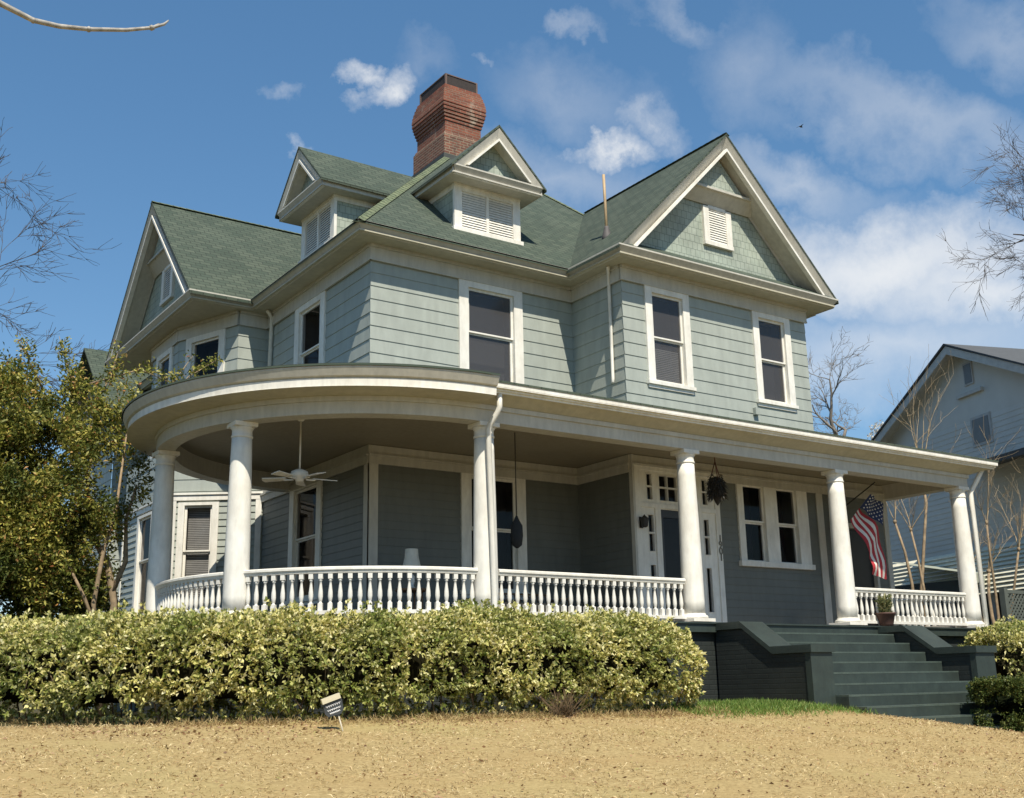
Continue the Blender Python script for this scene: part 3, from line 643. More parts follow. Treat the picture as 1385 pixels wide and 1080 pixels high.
# --- gables with pent roof, shingled field, louvred vent and little projecting peak
def gable(fr, hw, ze, zr, name, shelf=True):
    k = (zr-ze)/hw; dp = -.47
    g = MB()
    yb_ = 7.02
    g.ngon([fr.P(-hw*.96, dp, yb_), fr.P(hw*.96, dp, yb_), fr.P(0, dp, zr-.13)])
    go = g.build('gable', SCALE, H)
    pr_ = MB(); pr_.prism([fr.P(-hw+.10, .0, 6.925), fr.P(hw-.10, .0, 6.925), fr.P(hw-.46, dp, 7.235), fr.P(-hw+.46, dp, 7.235)], (0, 0, -.03)); pr_.build('pent_roof', SHINGLE, go)
    bb = MB(); ins = MB()
    for s_ in (-1, 1):
        # rake board, its lower bead, and the raked soffit behind
        def R(d, n, s_=s_):  # point pair along rake at depth d below the roof line
            return fr.P(s_*(hw-.02), n, ze-d+.02*k), fr.P(0, n, zr-d)
        a, b = R(.06, .012); c, d = R(.34, .012); a2, b2 = R(.06, -.02); c2, d2 = R(.34, -.02)
        cut = (ze-6.925+.0)  # keep clear of pent
        lo = s_*(hw-.34/k)
        # canted rake crown, leaning out towards the roof edge, then the bright bead below it
        bb.ngon([fr.P(s_*(hw-.02), .02, ze-.055+.02*k), fr.P(0, .02, zr-.055), fr.P(0, -.13, zr-.335), fr.P(s_*(hw-.345/k), -.13, ze)])
        bb.ngon([fr.P(s_*(hw-.02), .02, ze-.055+.02*k), fr.P(0, .02, zr-.055), fr.P(0, -.02, zr-.055), fr.P(s_*(hw-.02), -.02, ze-.055+.02*k)])
        pts = [fr.P(s_*(hw-.335/k-.02), .015, ze+.02*k), fr.P(0, .015, zr-.33), fr.P(0, .015, zr-.395), fr.P(s_*(hw-.40/k-.02), .015, ze+.02*k)]
        ins.prism(pts if s_ > 0 else pts[::-1], tuple(fr.N*-.10))
        so_ = [fr.P(s_*(hw-.36/k), -.08, ze+.01), fr.P(0, -.08, zr-.36), fr.P(0, dp, zr-.36), fr.P(s_*(hw-.36/k), dp, ze+.01)]
        bb.ngon(so_)
        # frieze band along the rake on the shingled field
        pts = [fr.P(s_*(hw-.34/k), dp+.02, ze+.02), fr.P(0, dp+.02, zr-.34), fr.P(0, dp+.02, zr-.46), fr.P(s_*(hw-.46/k), dp+.02, ze+.02)]
        bb.ngon(pts)
    bb.build('rake_board', TRIM, go); ins.build('rake_bead', WHITE, go)
    # projecting peak
    pk = MB(); zs = 8.76; hp = (zr-.48-zs)/k
    pk.ngon([fr.P(-hp, -.25, zs), fr.P(hp, -.25, zs), fr.P(0, -.25, zr-.48)])
    pk.build('peak_shingles', SCALE, go)
    sh = MB(); ws = (zr-.33-8.70)/k
    pts = [fr.P(-ws, -.20, 8.765), fr.P(ws, -.20, 8.765), fr.P(ws, -.20, 8.71), fr.P(-ws, -.20, 8.71)]
    sh.box(-ws, ws, -.26, -.19, 8.715, 8.762, fr)
    sh.ngon([fr.P(-ws, -.24, 8.714), fr.P(ws, -.24, 8.714), fr.P(ws+.16, dp+.03, 8.48), fr.P(-ws-.16, dp+.03, 8.48)])
    sh.build('peak_shelf', TRIM, go)
    v = MB(); c = .03
    v.box(c-.39, c-.24, dp, dp+.06, 7.64, 8.44, fr); v.box(c+.24, c+.39, dp, dp+.06, 7.64, 8.44, fr); v.box(c-.40, c+.40, dp, dp+.075, 7.60, 7.68, fr); v.box(c-.24, c+.24, dp, dp+.055, 8.40, 8.47, fr)
    vo = v.build('attic_vent', WHITE, go)
    l = MB(); z = 7.70
    while z < 8.38:
        l.add([fr.P(c-.24, dp+.045, z), fr.P(c+.24, dp+.045, z), fr.P(c+.24, dp+.026, z+.05), fr.P(c-.24, dp+.026, z+.05), fr.P(c-.24, dp+.045, z-.006), fr.P(c+.24, dp+.045, z-.006)], [(0, 1, 2, 3), (4, 5, 1, 0)]); z += .052
    l.box(c-.24, c+.24, dp+.004, dp+.008, 7.66, 8.4, fr, 1)
    l.build('attic_louvers', [WHITE, DARK], go) if False else None
    return go, vo, l
for fr, hw in ((BG, 2.97), (LG, 3.0)):
    go, vo, l = gable(fr, hw, 6.90, 9.93, 'gable')
    # louvers belong to the gable, one level down like the vent frame
    l.build('louver', [WHITE, DARK], go)

# --- dormers
def dormer(fr):
    b = MB(); hw = .74; z0 = 6.6; zc = 8.40
    back = 2.4
    # shingled cheeks and back filler
    b.box(-hw, hw, -back, -.045, 6.6, zc, fr)
    do = b.build('dormer', SCALE, H)
    t = MB()
    t.box(-hw-.02, -hw+.15, -.03, .03, 7.44, 8.36, fr); t.box(hw-.15, hw+.02, -.03, .03, 7.44, 8.36, fr)
    t.box(-hw-.06, hw+.06, -.03, .07, 7.40, 7.50, fr); t.box(-hw+.15, hw-.15, -.03, .025, 8.27, 8.36, fr); t.box(-.03, .03, -.03, .02, 7.50, 8.27, fr)
    t.box(-hw-.025, hw+.025, -.03, .045, 8.355, 8.415, fr)
    for s_ in (-1, 1): t.box(min(s_*(hw+.02), s_*hw), max(s_*(hw+.02), s_*hw), -back, -.03, 8.28, 8.40, fr)
    t.build('trim', WHITE, do)
    l = MB()
    for a, c in ((-hw+.15, -.03), (.03, hw-.15)):
        z = 7.52
        while z < 8.26:
            l.add([fr.P(a, .012, z), fr.P(c, .012, z), fr.P(c, -.008, z+.048), fr.P(a, -.008, z+.048), fr.P(a, .012, z-.006), fr.P(c, .012, z-.006)], [(0, 1, 2, 3), (4, 5, 1, 0)]); z += .05
        l.box(a, c, -.04, -.03, 7.45, 8.3, fr, 1)
    l.build('louver', [WHITE, DARK], do)
    ew = 1.045; n0 = .45; ze = 8.57; zr = 9.60; k = (zr-ze)/ew
    cb = MB()
    cb.box(-ew+.03, ew-.03, -back, n0-.03, 8.40, 8.43, fr)                      # soffit
    crown(cb, fr, -ew+.10, ew-.10, n0+.01, 8.40, 8.56, .10, -.09, .09)
    for s_ in (-1, 1): cb.box(min(s_*(ew-.01), s_*(ew-.04)), max(s_*(ew-.01), s_*(ew-.04)), -1.5, n0-.04, 8.395, 8.545, fr)
    cb.build('cornice', TRIM, do)
    wb = MB(); wb.box(-ew+.05, ew-.05, n0-.10, n0-.055, 8.385, 8.425, fr)
    for s_ in (-1, 1):
        pts = [fr.P(s_*(ew-.27/k-.02), n0+.016, ze+.02*k), fr.P(0, n0+.016, zr-.265), fr.P(0, n0+.016, zr-.32), fr.P(s_*(ew-.325/k-.02), n0+.016, ze+.02*k)]
        wb.prism(pts if s_ > 0 else pts[::-1], tuple(fr.N*-.04))
        wb.ngon([fr.P(s_*(ew-.27/k), n0-.02, ze), fr.P(0, n0-.02, zr-.27), fr.P(0, .18, zr-.27), fr.P(s_*(ew-.27/k), .18, ze)])
    wb.build('bead', WHITE, do)
    rb = MB()
    for s_ in (-1, 1):
        rb.ngon([fr.P(s_*(ew-.01), n0+.02, ze-.045), fr.P(0, n0+.02, zr-.045), fr.P(0, n0-.05, zr-.27), fr.P(s_*(ew-.27/k), n0-.05, ze)])
        rb.ngon([fr.P(s_*(ew-.01), n0+.02, ze-.045), fr.P(0, n0+.02, zr-.045), fr.P(0, n0-.02, zr-.045), fr.P(s_*(ew-.01), n0-.02, ze-.045)])
    rb.build('rake_board', TRIM, do)
    MB().ngon([fr.P(-ew*.8, .20, ze), fr.P(ew*.8, .20, ze), fr.P(0, .20, zr-.2)]).build('pediment', SCALE, do)
    MB().prism([fr.P(-ew+.03, n0, 8.562), fr.P(ew-.03, n0, 8.562), fr.P(ew-.22, .19, 8.66), fr.P(-ew+.22, .19, 8.66)], (0, 0, -.005)).build('pent_roof', SHINGLE, do)
    r = MB(); gable_roof(r, Fr(fr.P(0, n0, 0), fr.U, fr.N), ew, ze, zr+.02, 2.9); r.build('dormer_roof', SHINGLE, do)
dormer(Fr((2.52, .07, 0), (1, 0, 0), (0, -1, 0))); dormer(Fr((.10, 2.48, 0), (0, -1, 0), (-1, 0, 0)))

# --- chimney
ch = MB(); cx0, cy0, cx1, cy1 = 3.93, 3.93, 4.93, 5.25
prof = [(10.4, .07), (11.55, .07), (11.55, .07)]
def ring(o, z): return [(cx0-o, cy0-o, z), (cx1+o, cy0-o, z), (cx1+o, cy1+o, z), (cx0-o, cy1+o, z)]
def stack(mb, pr_, m=0):
    for (za, oa), (zb, ob) in zip(pr_[:-1], pr_[1:]):
        a, b = ring(oa, za), ring(ob, zb)
        mb.add(a+b, [(i, (i+1) % 4, 4+(i+1) % 4, 4+i) for i in range(4)], m)
stack(ch, [(10.4, .07), (11.72, .07), (11.74, .05), (11.80, .03), (11.80, 0)], 1)
pf = [(11.80, 0.0), (12.12, 0.0)]
for k, (z, o_) in enumerate(((12.12, .022), (12.205, .045), (12.29, .066), (12.375, .085), (12.46, .10), (12.56, .105), (12.66, .095), (12.75, .078), (12.84, .055), (12.92, .030), (12.99, .008))):
    if k < 5: pf += [(z, o_), (z+.062, o_), (z+.062, o_-.010), (z+.085, o_-.010)]      # corbelled courses
    else: pf += [(z, o_), (z+.08, o_-.004)]
stack(ch, pf+[(13.07, -.2)], 0)
cho = ch.build('chimney', [BRICK, BRICKD], roof)
cp = MB(); o = -.06
for (a, b, c, d) in ((cx0-o, cx1+o, cy0-o, cy0-o+.03), (cx0-o, cx1+o, cy1+o-.03, cy1+o)): cp.box(a, b, c, d, 13.07, 13.36)
for (a, b) in ((cx0-o, cx0-o+.03), (cx1+o-.03, cx1+o)): cp.box(a, b, cy0-o+.03, cy1+o-.03, 13.07, 13.36)
for (a, b) in ((cx0-o-.02, cy0-o-.02), (cx1+o-.03, cy0-o-.02), (cx0-o-.02, cy1+o-.03), (cx1+o-.03, cy1+o-.03)): cp.box(a, a+.045, b, b+.045, 13.065, 13.375, m=1)
for (a, b, c, d) in ((cx0-o-.015, cx1+o+.015, cy0-o-.015, cy0-o+.045), (cx0-o-.015, cx1+o+.015, cy1+o-.045, cy1+o+.015)): cp.box(a, b, c, d, 13.36, 13.385, m=1)
for (a, b) in ((cx0-o-.015, cx0-o+.045), (cx1+o-.045, cx1+o+.015)): cp.box(a, b, cy0-o+.046, cy1+o-.046, 13.36, 13.385, m=1)
cp.build('chimney_cap', [METAL, plain('cap_rim', (.13, .085, .07), .7, 0, .3)], roof)
MB().box(cx0-.10, cx1+.1, cy0-.1, cy1+.1, 10.3, 11.20).build('flashing', plain('lead', (.05, .055, .05), .7), roof)

# ------------------------------------------------------------------ porch
RC, RE, RD = 3.296, 3.93, 3.47
def arc(r, a0, a1, n): return [(r*cos(radians(a0+(a1-a0)*i/n)), r*sin(radians(a0+(a1-a0)*i/n))) for i in range(n+1)]
NA = 72
def ringstrip(mb, prof, pts_fn, m=0, smooth=True):
    """profile [(radius offset from column line, z)] swept round the quadrant and along the front and right side"""
    rows = []
    for (o, z) in prof:
        a = [(x, y, z) for x, y in arc(RC+o, 90, 270, NA)]
        a += [(XEND+o, -RC-o, z), (XEND+o, -1.5, z)]
        rows.append(a)
    n = len(rows[0])
    vs = [p for r in rows for p in r]
    fs = [(i*n+k, i*n+k+1, (i+1)*n+k+1, (i+1)*n+k) for i in range(len(rows)-1) for k in range(n-1)]
    mb.add(vs, fs, m or 0, False)
XEND = 11.6
dk = MB()
ringstrip(dk, [(.20, -.16), (.20, -.03), (.23, -.03), (.23, -.005)], None, 1); ringstrip(dk, [(.23, -.005), (-.4, .0)], None, 0)
pts = [(x, y, 0.001) for x, y in arc(RC-.35, 90, 270, NA)]+[(XEND-.3, -RC+.35, .001), (XEND-.3, -1.4, .001), (XI, -1.4, .001), (XI, .1, .001), (.1, .1, .001)]
dk.ngon(pts, 0); dk.build('porch_deck', [DECK, GREENCON], H)
fd = MB(); ringstrip(fd, [(.10, -2.2), (.10, -.16)], None); fd.box(-.3, 11.5, -1.0, 12.9, -2.2, -.12); fd.build('foundation', GREENBRK, H)
cl = MB(); pts = [(x, y, 3.10) for x, y in arc(RC-.1, 90, 270, NA)]+[(XEND-.1, -RC+.1, 3.1), (XEND-.1, -1.4, 3.1), (XI, -1.4, 3.1), (XI, .05, 3.1), (.05, .05, 3.1)]
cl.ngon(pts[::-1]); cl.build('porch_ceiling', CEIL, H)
bm_ = MB(); ringstrip(bm_, [(-.13, 3.12), (-.13, 2.80), (.15, 2.80), (.15, 2.98), (.18, 2.98), (.18, 3.05)], None); bm_.build('porch_beam', TRIM, H)
sf = MB(); sf.add([FRONT.P(0, RC+.17, 3.05), FRONT.P(XEND+.17, RC+.17, 3.05), FRONT.P(XEND+.62, RC+.44, 3.195), FRONT.P(0, RC+.44, 3.195)], [(0, 1, 2, 3)])
sf.add([(XEND+.17, -RC-.17, 3.05), (XEND+.17, -1.5, 3.05), (XEND+.62, -1.5, 3.195), (XEND+.62, -RC-.44, 3.195)], [(0, 1, 2, 3)])
sf.add([(*p, 3.05) for p in arc(RC+.17, 90, 270, NA)]+[(*p, 3.07) for p in arc(RC+.47, 90, 270, NA)], [(i, i+1, NA+2+i, NA+1+i) for i in range(NA)])
sf.add([(0, -RC-.17, 3.05), (0, -RC-.47, 3.07), (0, -RE+.1, 3.075), (0, -RC-.44, 3.195)], [(0, 1, 2, 3)])
sf.add([(*p, 3.07) for p in arc(RC+.45, 90, 270, NA)]+[(*p, 3.075) for p in arc(RE-.02, 90, 270, NA)], [(i, i+1, NA+2+i, NA+1+i) for i in range(NA)])
sf.build('porch_soffit', SOFFIT, H)
# curved fascia: white board, gutter lip above; straight front gutter
fc = MB()
def arcprof(mb, prof, a0=90, a1=270):
    rows = [[(x, y, z) for x, y in arc(r, a0, a1, NA)] for r, z in prof]; n = NA+1
    mb.add([p for r in rows for p in r], [(i*n+k, i*n+k+1, (i+1)*n+k+1, (i+1)*n+k) for i in range(len(rows)-1) for k in range(n-1)])
    for k in (0, NA): mb.add([r[k] for r in rows], [list(range(len(rows)))])
arcprof(fc, [(RE-.16, 3.08), (RE-.04, 3.075), (RE-.03, 3.19), (RE-.05, 3.20)])
fc.build('curved_fascia', WHITE, H)
gt = MB(); arcprof(gt, [(RE-.05, 3.195), (RE+.0, 3.22), (RE+.05, 3.32), (RE+.05, 3.345), (RE-.03, 3.35)]); gt.build('curved_gutter', TRIM, H)
sg = MB(); ge = RC+.45
sg.box(.02, XEND+.66, ge-.03, ge, 3.165, 3.195, FRONT); sg.box(.02, XEND+.70, ge, ge+.03, 3.195, 3.225, FRONT); sg.box(.02, XEND+.70, ge, ge+.075, 3.225, 3.24, FRONT); sg.box(.02, XEND+.70, ge+.06, ge+.078, 3.24, 3.31, FRONT)
sg.box(XEND+.66, XEND+.69, -ge, -1.4, 3.18, 3.30)
sg.build('gutter', WHITE, H)
ps = MB()
n = NA
rr = RE+.07
ps.add([(*p, 3.375) for p in arc(rr, 90, 270, n)]+[(0, 0, 4.05)], [(i, i+1, n+1) for i in range(n)])
ps.add([(*p, 3.375) for p in arc(rr, 90, 270, n)]+[(*p, 3.345) for p in arc(rr, 90, 270, n)], [(n+1+i, n+2+i, i+1, i) for i in range(n)])
k_ = .11
def fr_z(y): return 3.33+k_*(y+ge+.09)
ps.prism([(0, -ge-.09, 3.33), (XEND+.72, -ge-.09, 3.33), (XEND-1.4, -1.5, fr_z(-1.5)), (XI-.2, -1.5, fr_z(-1.5)), (XI-.2, 0.05, fr_z(.05)), (0, .05, fr_z(.05))], (0, 0, -.03))
ps.prism([(XEND+.72, -ge-.09, 3.33), (XEND+.72, -1.2, 3.33), (XEND-1.4, -1.2, fr_z(-1.5))], (0, 0, -.03))
ps.build('porch_roof', SHINGLE, H)

# columns
def column_mesh():
    s = MB(); prof = [(.178, .13)]
    for i in range(1, 13):
        t = i/12; prof.append((.178-.034*t**1.7, .13+t*2.45))
    s.lathe((0, 0, 0), prof, 28)
    c = MB(); c.lathe((0, 0, 0), [(.146, 2.575), (.156, 2.585), (.156, 2.605), (.145, 2.615), (.145, 2.69), (.158, 2.71), (.170, 2.735)], 28); c.box(-.170, .170, -.170, .170, 2.736, 2.797)
    b = MB(); b.box(-.235, .235, -.235, .235, .004, .055); b.lathe((0, 0, 0), [(.22, .055), (.225, .08), (.21, .105), (.185, .115), (.185, .135)], 28)
    return s, c, b
colpos = [(RC*cos(radians(164.7)), RC*sin(radians(164.7))), (RC*cos(radians(209.3)), RC*sin(radians(209.3))), (.165, -P3), (4.15, -P3), (7.873, -P3), (11.591, -P3)]
s, c, b = column_mesh(); first = None
for (x, y) in colpos:
    if first is None:
        WL['tmp'] = np.zeros(3)
        first = s.build('column', WHITE, None, (0, 0, 0)); first.parent = H
        first.location = Vector((x, y, 0))-Vector(WL[H.name]); WL[first.name] = np.zeros(3)
        for nm, mb_ in (('capital', c), ('base', b)): mb_.build(nm, WHITE, first)
    else: copy_tree(first, H, Vector((x, y, 0))-Vector(WL[H.name]))

# balustrades
def baluster_mesh(z0, z1):
    m_ = MB(); h = z1-z0; w = .030
    m_.box(-w, w, -w, w, z0, z0+.10); m_.box(-w, w, -w, w, z1-.075, z1)
    m_.lathe((0, 0, 0), [(.030, z0+.10), (.016, z0+.115), (.024, z0+.13), (.034, z0+.19), (.031, z0+.25), (.018, z1-.15), (.016, z1-.11), (.026, z1-.10), (.026, z1-.085), (.016, z1-.075)], 10, cap=False)
    return m_
balm = None
def balustrade(path, nb):
    """path: list of (x, y)"""
    global balm
    pts = [Vector((*p, 0)) for p in path]; seg = [(b-a).length for a, b in zip(pts[:-1], pts[1:])]; tot = sum(seg)
    def at(d):
        for a, b, l in zip(pts[:-1], pts[1:], seg):
            if d <= l+1e-9: return a.lerp(b, d/l), (b-a).normalized()
            d -= l
        return pts[-1], (pts[-1]-pts[-2]).normalized()
    def rail(prof):
        m_ = MB(); n = len(pts); vs = []
        for i, p in enumerate(pts):
            t = (pts[min(i+1, n-1)]-pts[max(i-1, 0)]).normalized(); nn = Vector((t.y, -t.x, 0))
            for (o_, z) in prof: vs.append(p+nn*o_+Vector((0, 0, z)))
        k = len(prof)
        fs = [(i*k+j, (i+1)*k+j, (i+1)*k+(j+1) % k, i*k+(j+1) % k) for i in range(n-1) for j in range(k)]
        m_.add(vs, fs+[tuple(range(k)), tuple((n-1)*k+j for j in range(k))[::-1]]); return m_
    top = rail([(-.035, .60), (.035, .60), (.045, .63), (.06, .645), (.06, .675), (.03, .69), (-.03, .69), (-.06, .675), (-.06, .645), (-.045, .63)])
    bal = top.build('balustrade', WHITE, H)
    rail([(-.04, .05), (.04, .05), (.045, .10), (-.045, .10)]).build('bottom_rail', WHITE, bal)
    for i in range(nb):
        p, t = at(tot*(i+.5)/nb)
        if balm is None:
            o = baluster_mesh(.10, .60).build('baluster', WHITE, None, (0, 0, 0)); balm = o
        else:
            o = balm.copy(); COL.objects.link(o)
        o.parent = bal; o.location = Vector((p.x, p.y, 0))-Vector(WL[H.name]); o.rotation_euler = (0, 0, atan2(t.y, t.x))
def arcp(a0, a1): return arc(RC, a0, a1, 24)
balustrade(arcp(207, 167.4), 19); balustrade(arcp(211.8, 270), 25); balustrade([(.36, -P3), (3.95, -P3)], 26); balustrade([(8.07, -P3), (11.4, -P3)], 23)
balustrade([(11.6, -3.1), (11.6, -1.6)], 10); balustrade(arcp(162, 118), 18)

# downspouts
def downspout(pts, r=.042):
    m_ = MB(); m_.tube(pts, r, 8); return m_.build('downspout', WHITE, H)
downspout([(.18, -3.70, 3.2), (.18, -3.70, 2.98), (.17, -3.66, 2.90), (.11, -3.56, 2.74), (.10, -3.52, 2.66), (.165, -3.52, 0.05), (.165, -3.52, -1.3)])
downspout([(XI-.20, -1.40, 6.72), (XI-.06, -1.24, 6.62), (XI-.06, -1.24, 4.6), (XI-.10, -1.28, 4.48)], .032)
downspout([(-.2, 4.25, 6.72), (-.06, 4.33, 6.6), (-.06, 4.40, 4.0)], .04)
downspout([(12.1, -3.6, 3.2), (12.0, -3.5, 2.95), (11.86, -3.42, 2.7), (11.86, -3.42, -1.6)], .05)
vb = MB().box(7.72, 7.84, .0, .09, 4.22, 4.36, BAYF); vb.build('vent_box', SAGE, H)

# rear wing at the back left
rw = MB(); RW = Fr((-1.2, 13.4, 0), (0, -1, 0), (-1, 0, 0))
siding(rw, RW, -2, 2.0, -1.3, 6.2); siding(rw, Fr((-1.2, 11.4, 0), (1, 0, 0), (0, -1, 0)), 0, 2, -1.3, 6.2)
rw.ngon([RW.P(-2, .01, 6.2), RW.P(2, .01, 6.2), RW.P(0, .01, 7.9)]); rw.build('rear_wing_wall', SAGE, H)
r = MB(); gable_roof(r, Fr((-1.6, 13.4, 0), (0, -1, 0), (-1, 0, 0)), 2.35, 6.0, 8.1, 3); r.build('rear_wing_roof', SHINGLE, H)

# ------------------------------------------------------------------ front steps
ST = thing('front_steps', 'dark green painted steps between two low brick cheek walls up to the porch', 'steps', (6.8, -5, -1.7))
NOSE = paint('worn_green_paint', (.075, .098, .082), (.036, .050, .043), .7, .5, scale=4)
sx0, sx1 = 4.89, 8.44
for i in range(10):
    y1 = -3.52-.30*i; z = -.165*(i+1)
    m_ = MB(); m_.box(sx0, sx1+(.0 if i < 7 else .35), y1-.30, -3.45, z-.165, z-.026); m_.box(sx0, sx1+(.0 if i < 7 else .35), y1-.303, y1-.02, z-.026, z, m=1); m_.box(sx0, sx1+(.0 if i < 7 else .35), y1-.02, -3.45, z-.026, z)
    m_.build('step', [GREENCON, NOSE], ST)
for side, (a, b) in enumerate(((4.43, 4.89), (8.44, 8.96))):
    m_ = MB(); m_.box(a+.012, b-.012, -5.27, -3.45, -2.1, -.50)
    m_.prism([(a+.012, -3.45, -.50), (a+.012, -3.45, -.1), (a+.012, -4.0, -.1), (a+.012, -4.62, -.50)], (b-a-.024, 0, 0))
    o = m_.build('cheek_wall', GREENBRK, ST)
    c = MB()
    prof_ = [(-3.40, -.02), (-4.02, -.02), (-4.62, -.43), (-5.42, -.43), (-5.42, -.54), (-4.66, -.54), (-4.06, -.13), (-3.40, -.13)]
    c.prism([(a-.03, y, z) for y, z in prof_], (b-a+.06, 0, 0)); c.build('coping', GREENCON, o)
    p = MB(); p.box(a-.003, b+.003, -5.38, -5.27, -2.1, -.54); p.build('pier', GREENCON, o)

# ------------------------------------------------------------------ things on the porch
WICK = plain('wicker', (.20, .12, .065), .8, 0, .4, 40)
# ceiling fan
fx, fy = -1.87, -1.38
fan = thing('ceiling_fan', 'white five blade ceiling fan hanging on a long rod under the curved porch ceiling', 'ceiling fan', (fx, fy, 2.2))
MB().tube([(fx, fy, 3.09), (fx, fy, 2.24)], .014, 8).build('rod', WHITE, fan)
MB().lathe((fx, fy, 3.0), [(.035, 0), (.06, .03), (.065, .095)], 16).build('canopy', WHITE, fan)
MB().lathe((fx, fy, 2.07), [(.03, 0), (.06, .01), (.07, .05), (.12, .07), (.135, .11), (.12, .16), (.05, .19)], 20).build('motor', WHITE, fan)
for k in range(5):
    a = radians(-8+72*k); f = Fr((fx, fy, 0), (cos(a), sin(a), 0), (-sin(a), cos(a), 0))
    m_ = MB(); m_.prism([f.P(.20, -.05, 2.115), f.P(.56, -.075, 2.105), f.P(.58, .0, 2.115), f.P(.56, .075, 2.135), f.P(.20, .05, 2.13)], (0, 0, .012)); m_.box(.10, .24, -.02, .02, 2.10, 2.115, f)
    m_.build('blade', WHITE, fan)
# table lamp on a small table
lx, ly = .40, -.75
tb_ = thing('side_table', 'small dark wooden side table under the white lamp behind the porch rail', 'table', (lx, ly, 0))
m_ = MB(); m_.lathe((lx, ly, 0), [(.26, .58), (.27, .60), (.26, .62)], 20); m_.build('table_top', WICK, tb_)
for k in range(4):
    a = pi/4+k*pi/2; MB().tube([(lx+.2*cos(a), ly+.2*sin(a), .003), (lx+.17*cos(a), ly+.17*sin(a), .58)], .016, 6).build('leg', WICK, tb_)
lp = thing('table_lamp', 'white table lamp with a flared shade standing on the porch before the dark wall', 'lamp', (lx, ly, .62))
MB().lathe((lx, ly, .621), [(.07, 0), (.08, .015), (.03, .04), (.055, .12), (.05, .2), (.015, .24), (.012, .34)], 16).build('lamp_base', WHITE, lp)
m_ = MB(); m_.lathe((lx, ly, .93), [(.165, 0), (.14, .09), (.115, .20), (.105, .33)], 20, cap=False); m_.build('lamp_shade', plain('lamp_shade', (.70, .68, .60), .8), lp)
# wicker settee behind the rail
sx, sy = 2.6, -.75
se = thing('wicker_settee', 'low brown wicker settee seen through the balusters in front of the inner corner', 'settee', (sx, sy, 0))
m_ = MB(); m_.box(sx-.75, sx+.75, sy-.32, sy+.3, .30, .36); m_.build('seat', WICK, se)
m_ = MB()
for i in range(16): m_.tube([(sx-.72+i*.096, sy+.28, .36), (sx-.72+i*.096, sy+.34, .62)], .012, 5)
m_.tube([(sx-.75, sy+.34, .63), (sx+.75, sy+.34, .63)], .02, 6); m_.build('backrest', WICK, se)
for a, b in ((-.72, -.3), (.72, -.3), (-.72, .26), (.72, .26)): MB().tube([(sx+a, sy+b, .003), (sx+a, sy+b, .30)], .025, 6).build('leg', WICK, se)
for a in (-.75, .75): MB().tube([(sx+a, sy+.30, .52), (sx+a, sy-.3, .52), (sx+a, sy-.32, .36)], .025, 6).build('arm', WICK, se)
m_ = MB(); m_.box(sx-.70, sx+.70, sy-.28, sy+.24, .362, .43); m_.build('cushion', plain('cushion', (.28, .22, .15), .9), se)
# hanging pouch planter on long cord
hx, hy = 1.62, -2.0
hg = thing('hanging_planter', 'dark fabric planter hanging low on a long cord from the porch ceiling', 'planter', (hx, hy, 1.2))
MB().tube([(hx, hy, 3.09), (hx, hy, 1.72)], .008, 5).build('cord', IRON, hg)
m_ = MB(); m_.lathe((hx, hy, 1.20), [(.02, 0), (.08, .05), (.10, .2), (.095, .36), (.05, .44), (.015, .52)], 14); m_.build('pouch', plain('dark_cloth', (.02, .022, .024), .9), hg)
# hanging basket of dry fern
bx, by = 5.20, -2.93
hb_ = thing('hanging_basket', 'dark dried plant in a wire basket hanging beside the column near the front door', 'hanging basket', (bx, by, 2.0))
m_ = MB()
for k in range(3): m_.tube([(bx, by, 2.79), (bx+.11*cos(k*2.1), by+.11*sin(k*2.1), 2.46)], .009, 5)
m_.tube([(bx, by, 3.09), (bx, by, 2.78)], .010, 5); m_.build('chain', plain('rusty_wire', (.12, .05, .03), .8), hb_)
MB().lathe((bx, by, 2.02), [(.012, 0), (.05, .07), (.09, .17), (.12, .30), (.12, .38), (.085, .46), (.03, .50)], 9, smooth=False).build('basket', plain('basket', (.030, .023, .018), .9), hb_)
n = 420; a = rng.uniform(0, 2*pi, n); zz = rng.uniform(2.16, 2.54, n); rr_ = .10+.02*np.sin(zz*9); P = np.stack([bx+rr_*np.cos(a), by+rr_*np.sin(a), zz], 1)
Dr = np.stack([np.cos(a), np.sin(a), rng.uniform(-2.5, .6, n)], 1)
wedge_mesh('dry_leaves', P, Dr, rng.uniform(.04, .12, n), .022, leafmat('dry_leaf', [(0, (.02, .018, .012)), (1, (.065, .048, .028))], .1), .4, hb_)
# wall lantern
q = BAYF.P(4.60, .02, 1.86)
wl = thing('wall_lantern', 'small black wall lantern on the white panel left of the front door', 'lantern', q)
f = Fr(q, (1, 0, 0), (0, -1, 0))
MB().box(-.04, .04, .032, .045, -.10, .10, f).tube([f.P(0, .045, .05), f.P(0, .11, .10), f.P(0, .13, .06)], .01, 6).build('bracket', IRON, wl)
m_ = MB(); m_.lathe(f.P(0, .13, -.10), [(.03, 0), (.055, .02), (.075, .16), (.02, .21), (.005, .23)], 8, smooth=False); m_.build('lantern_body', IRON, wl)
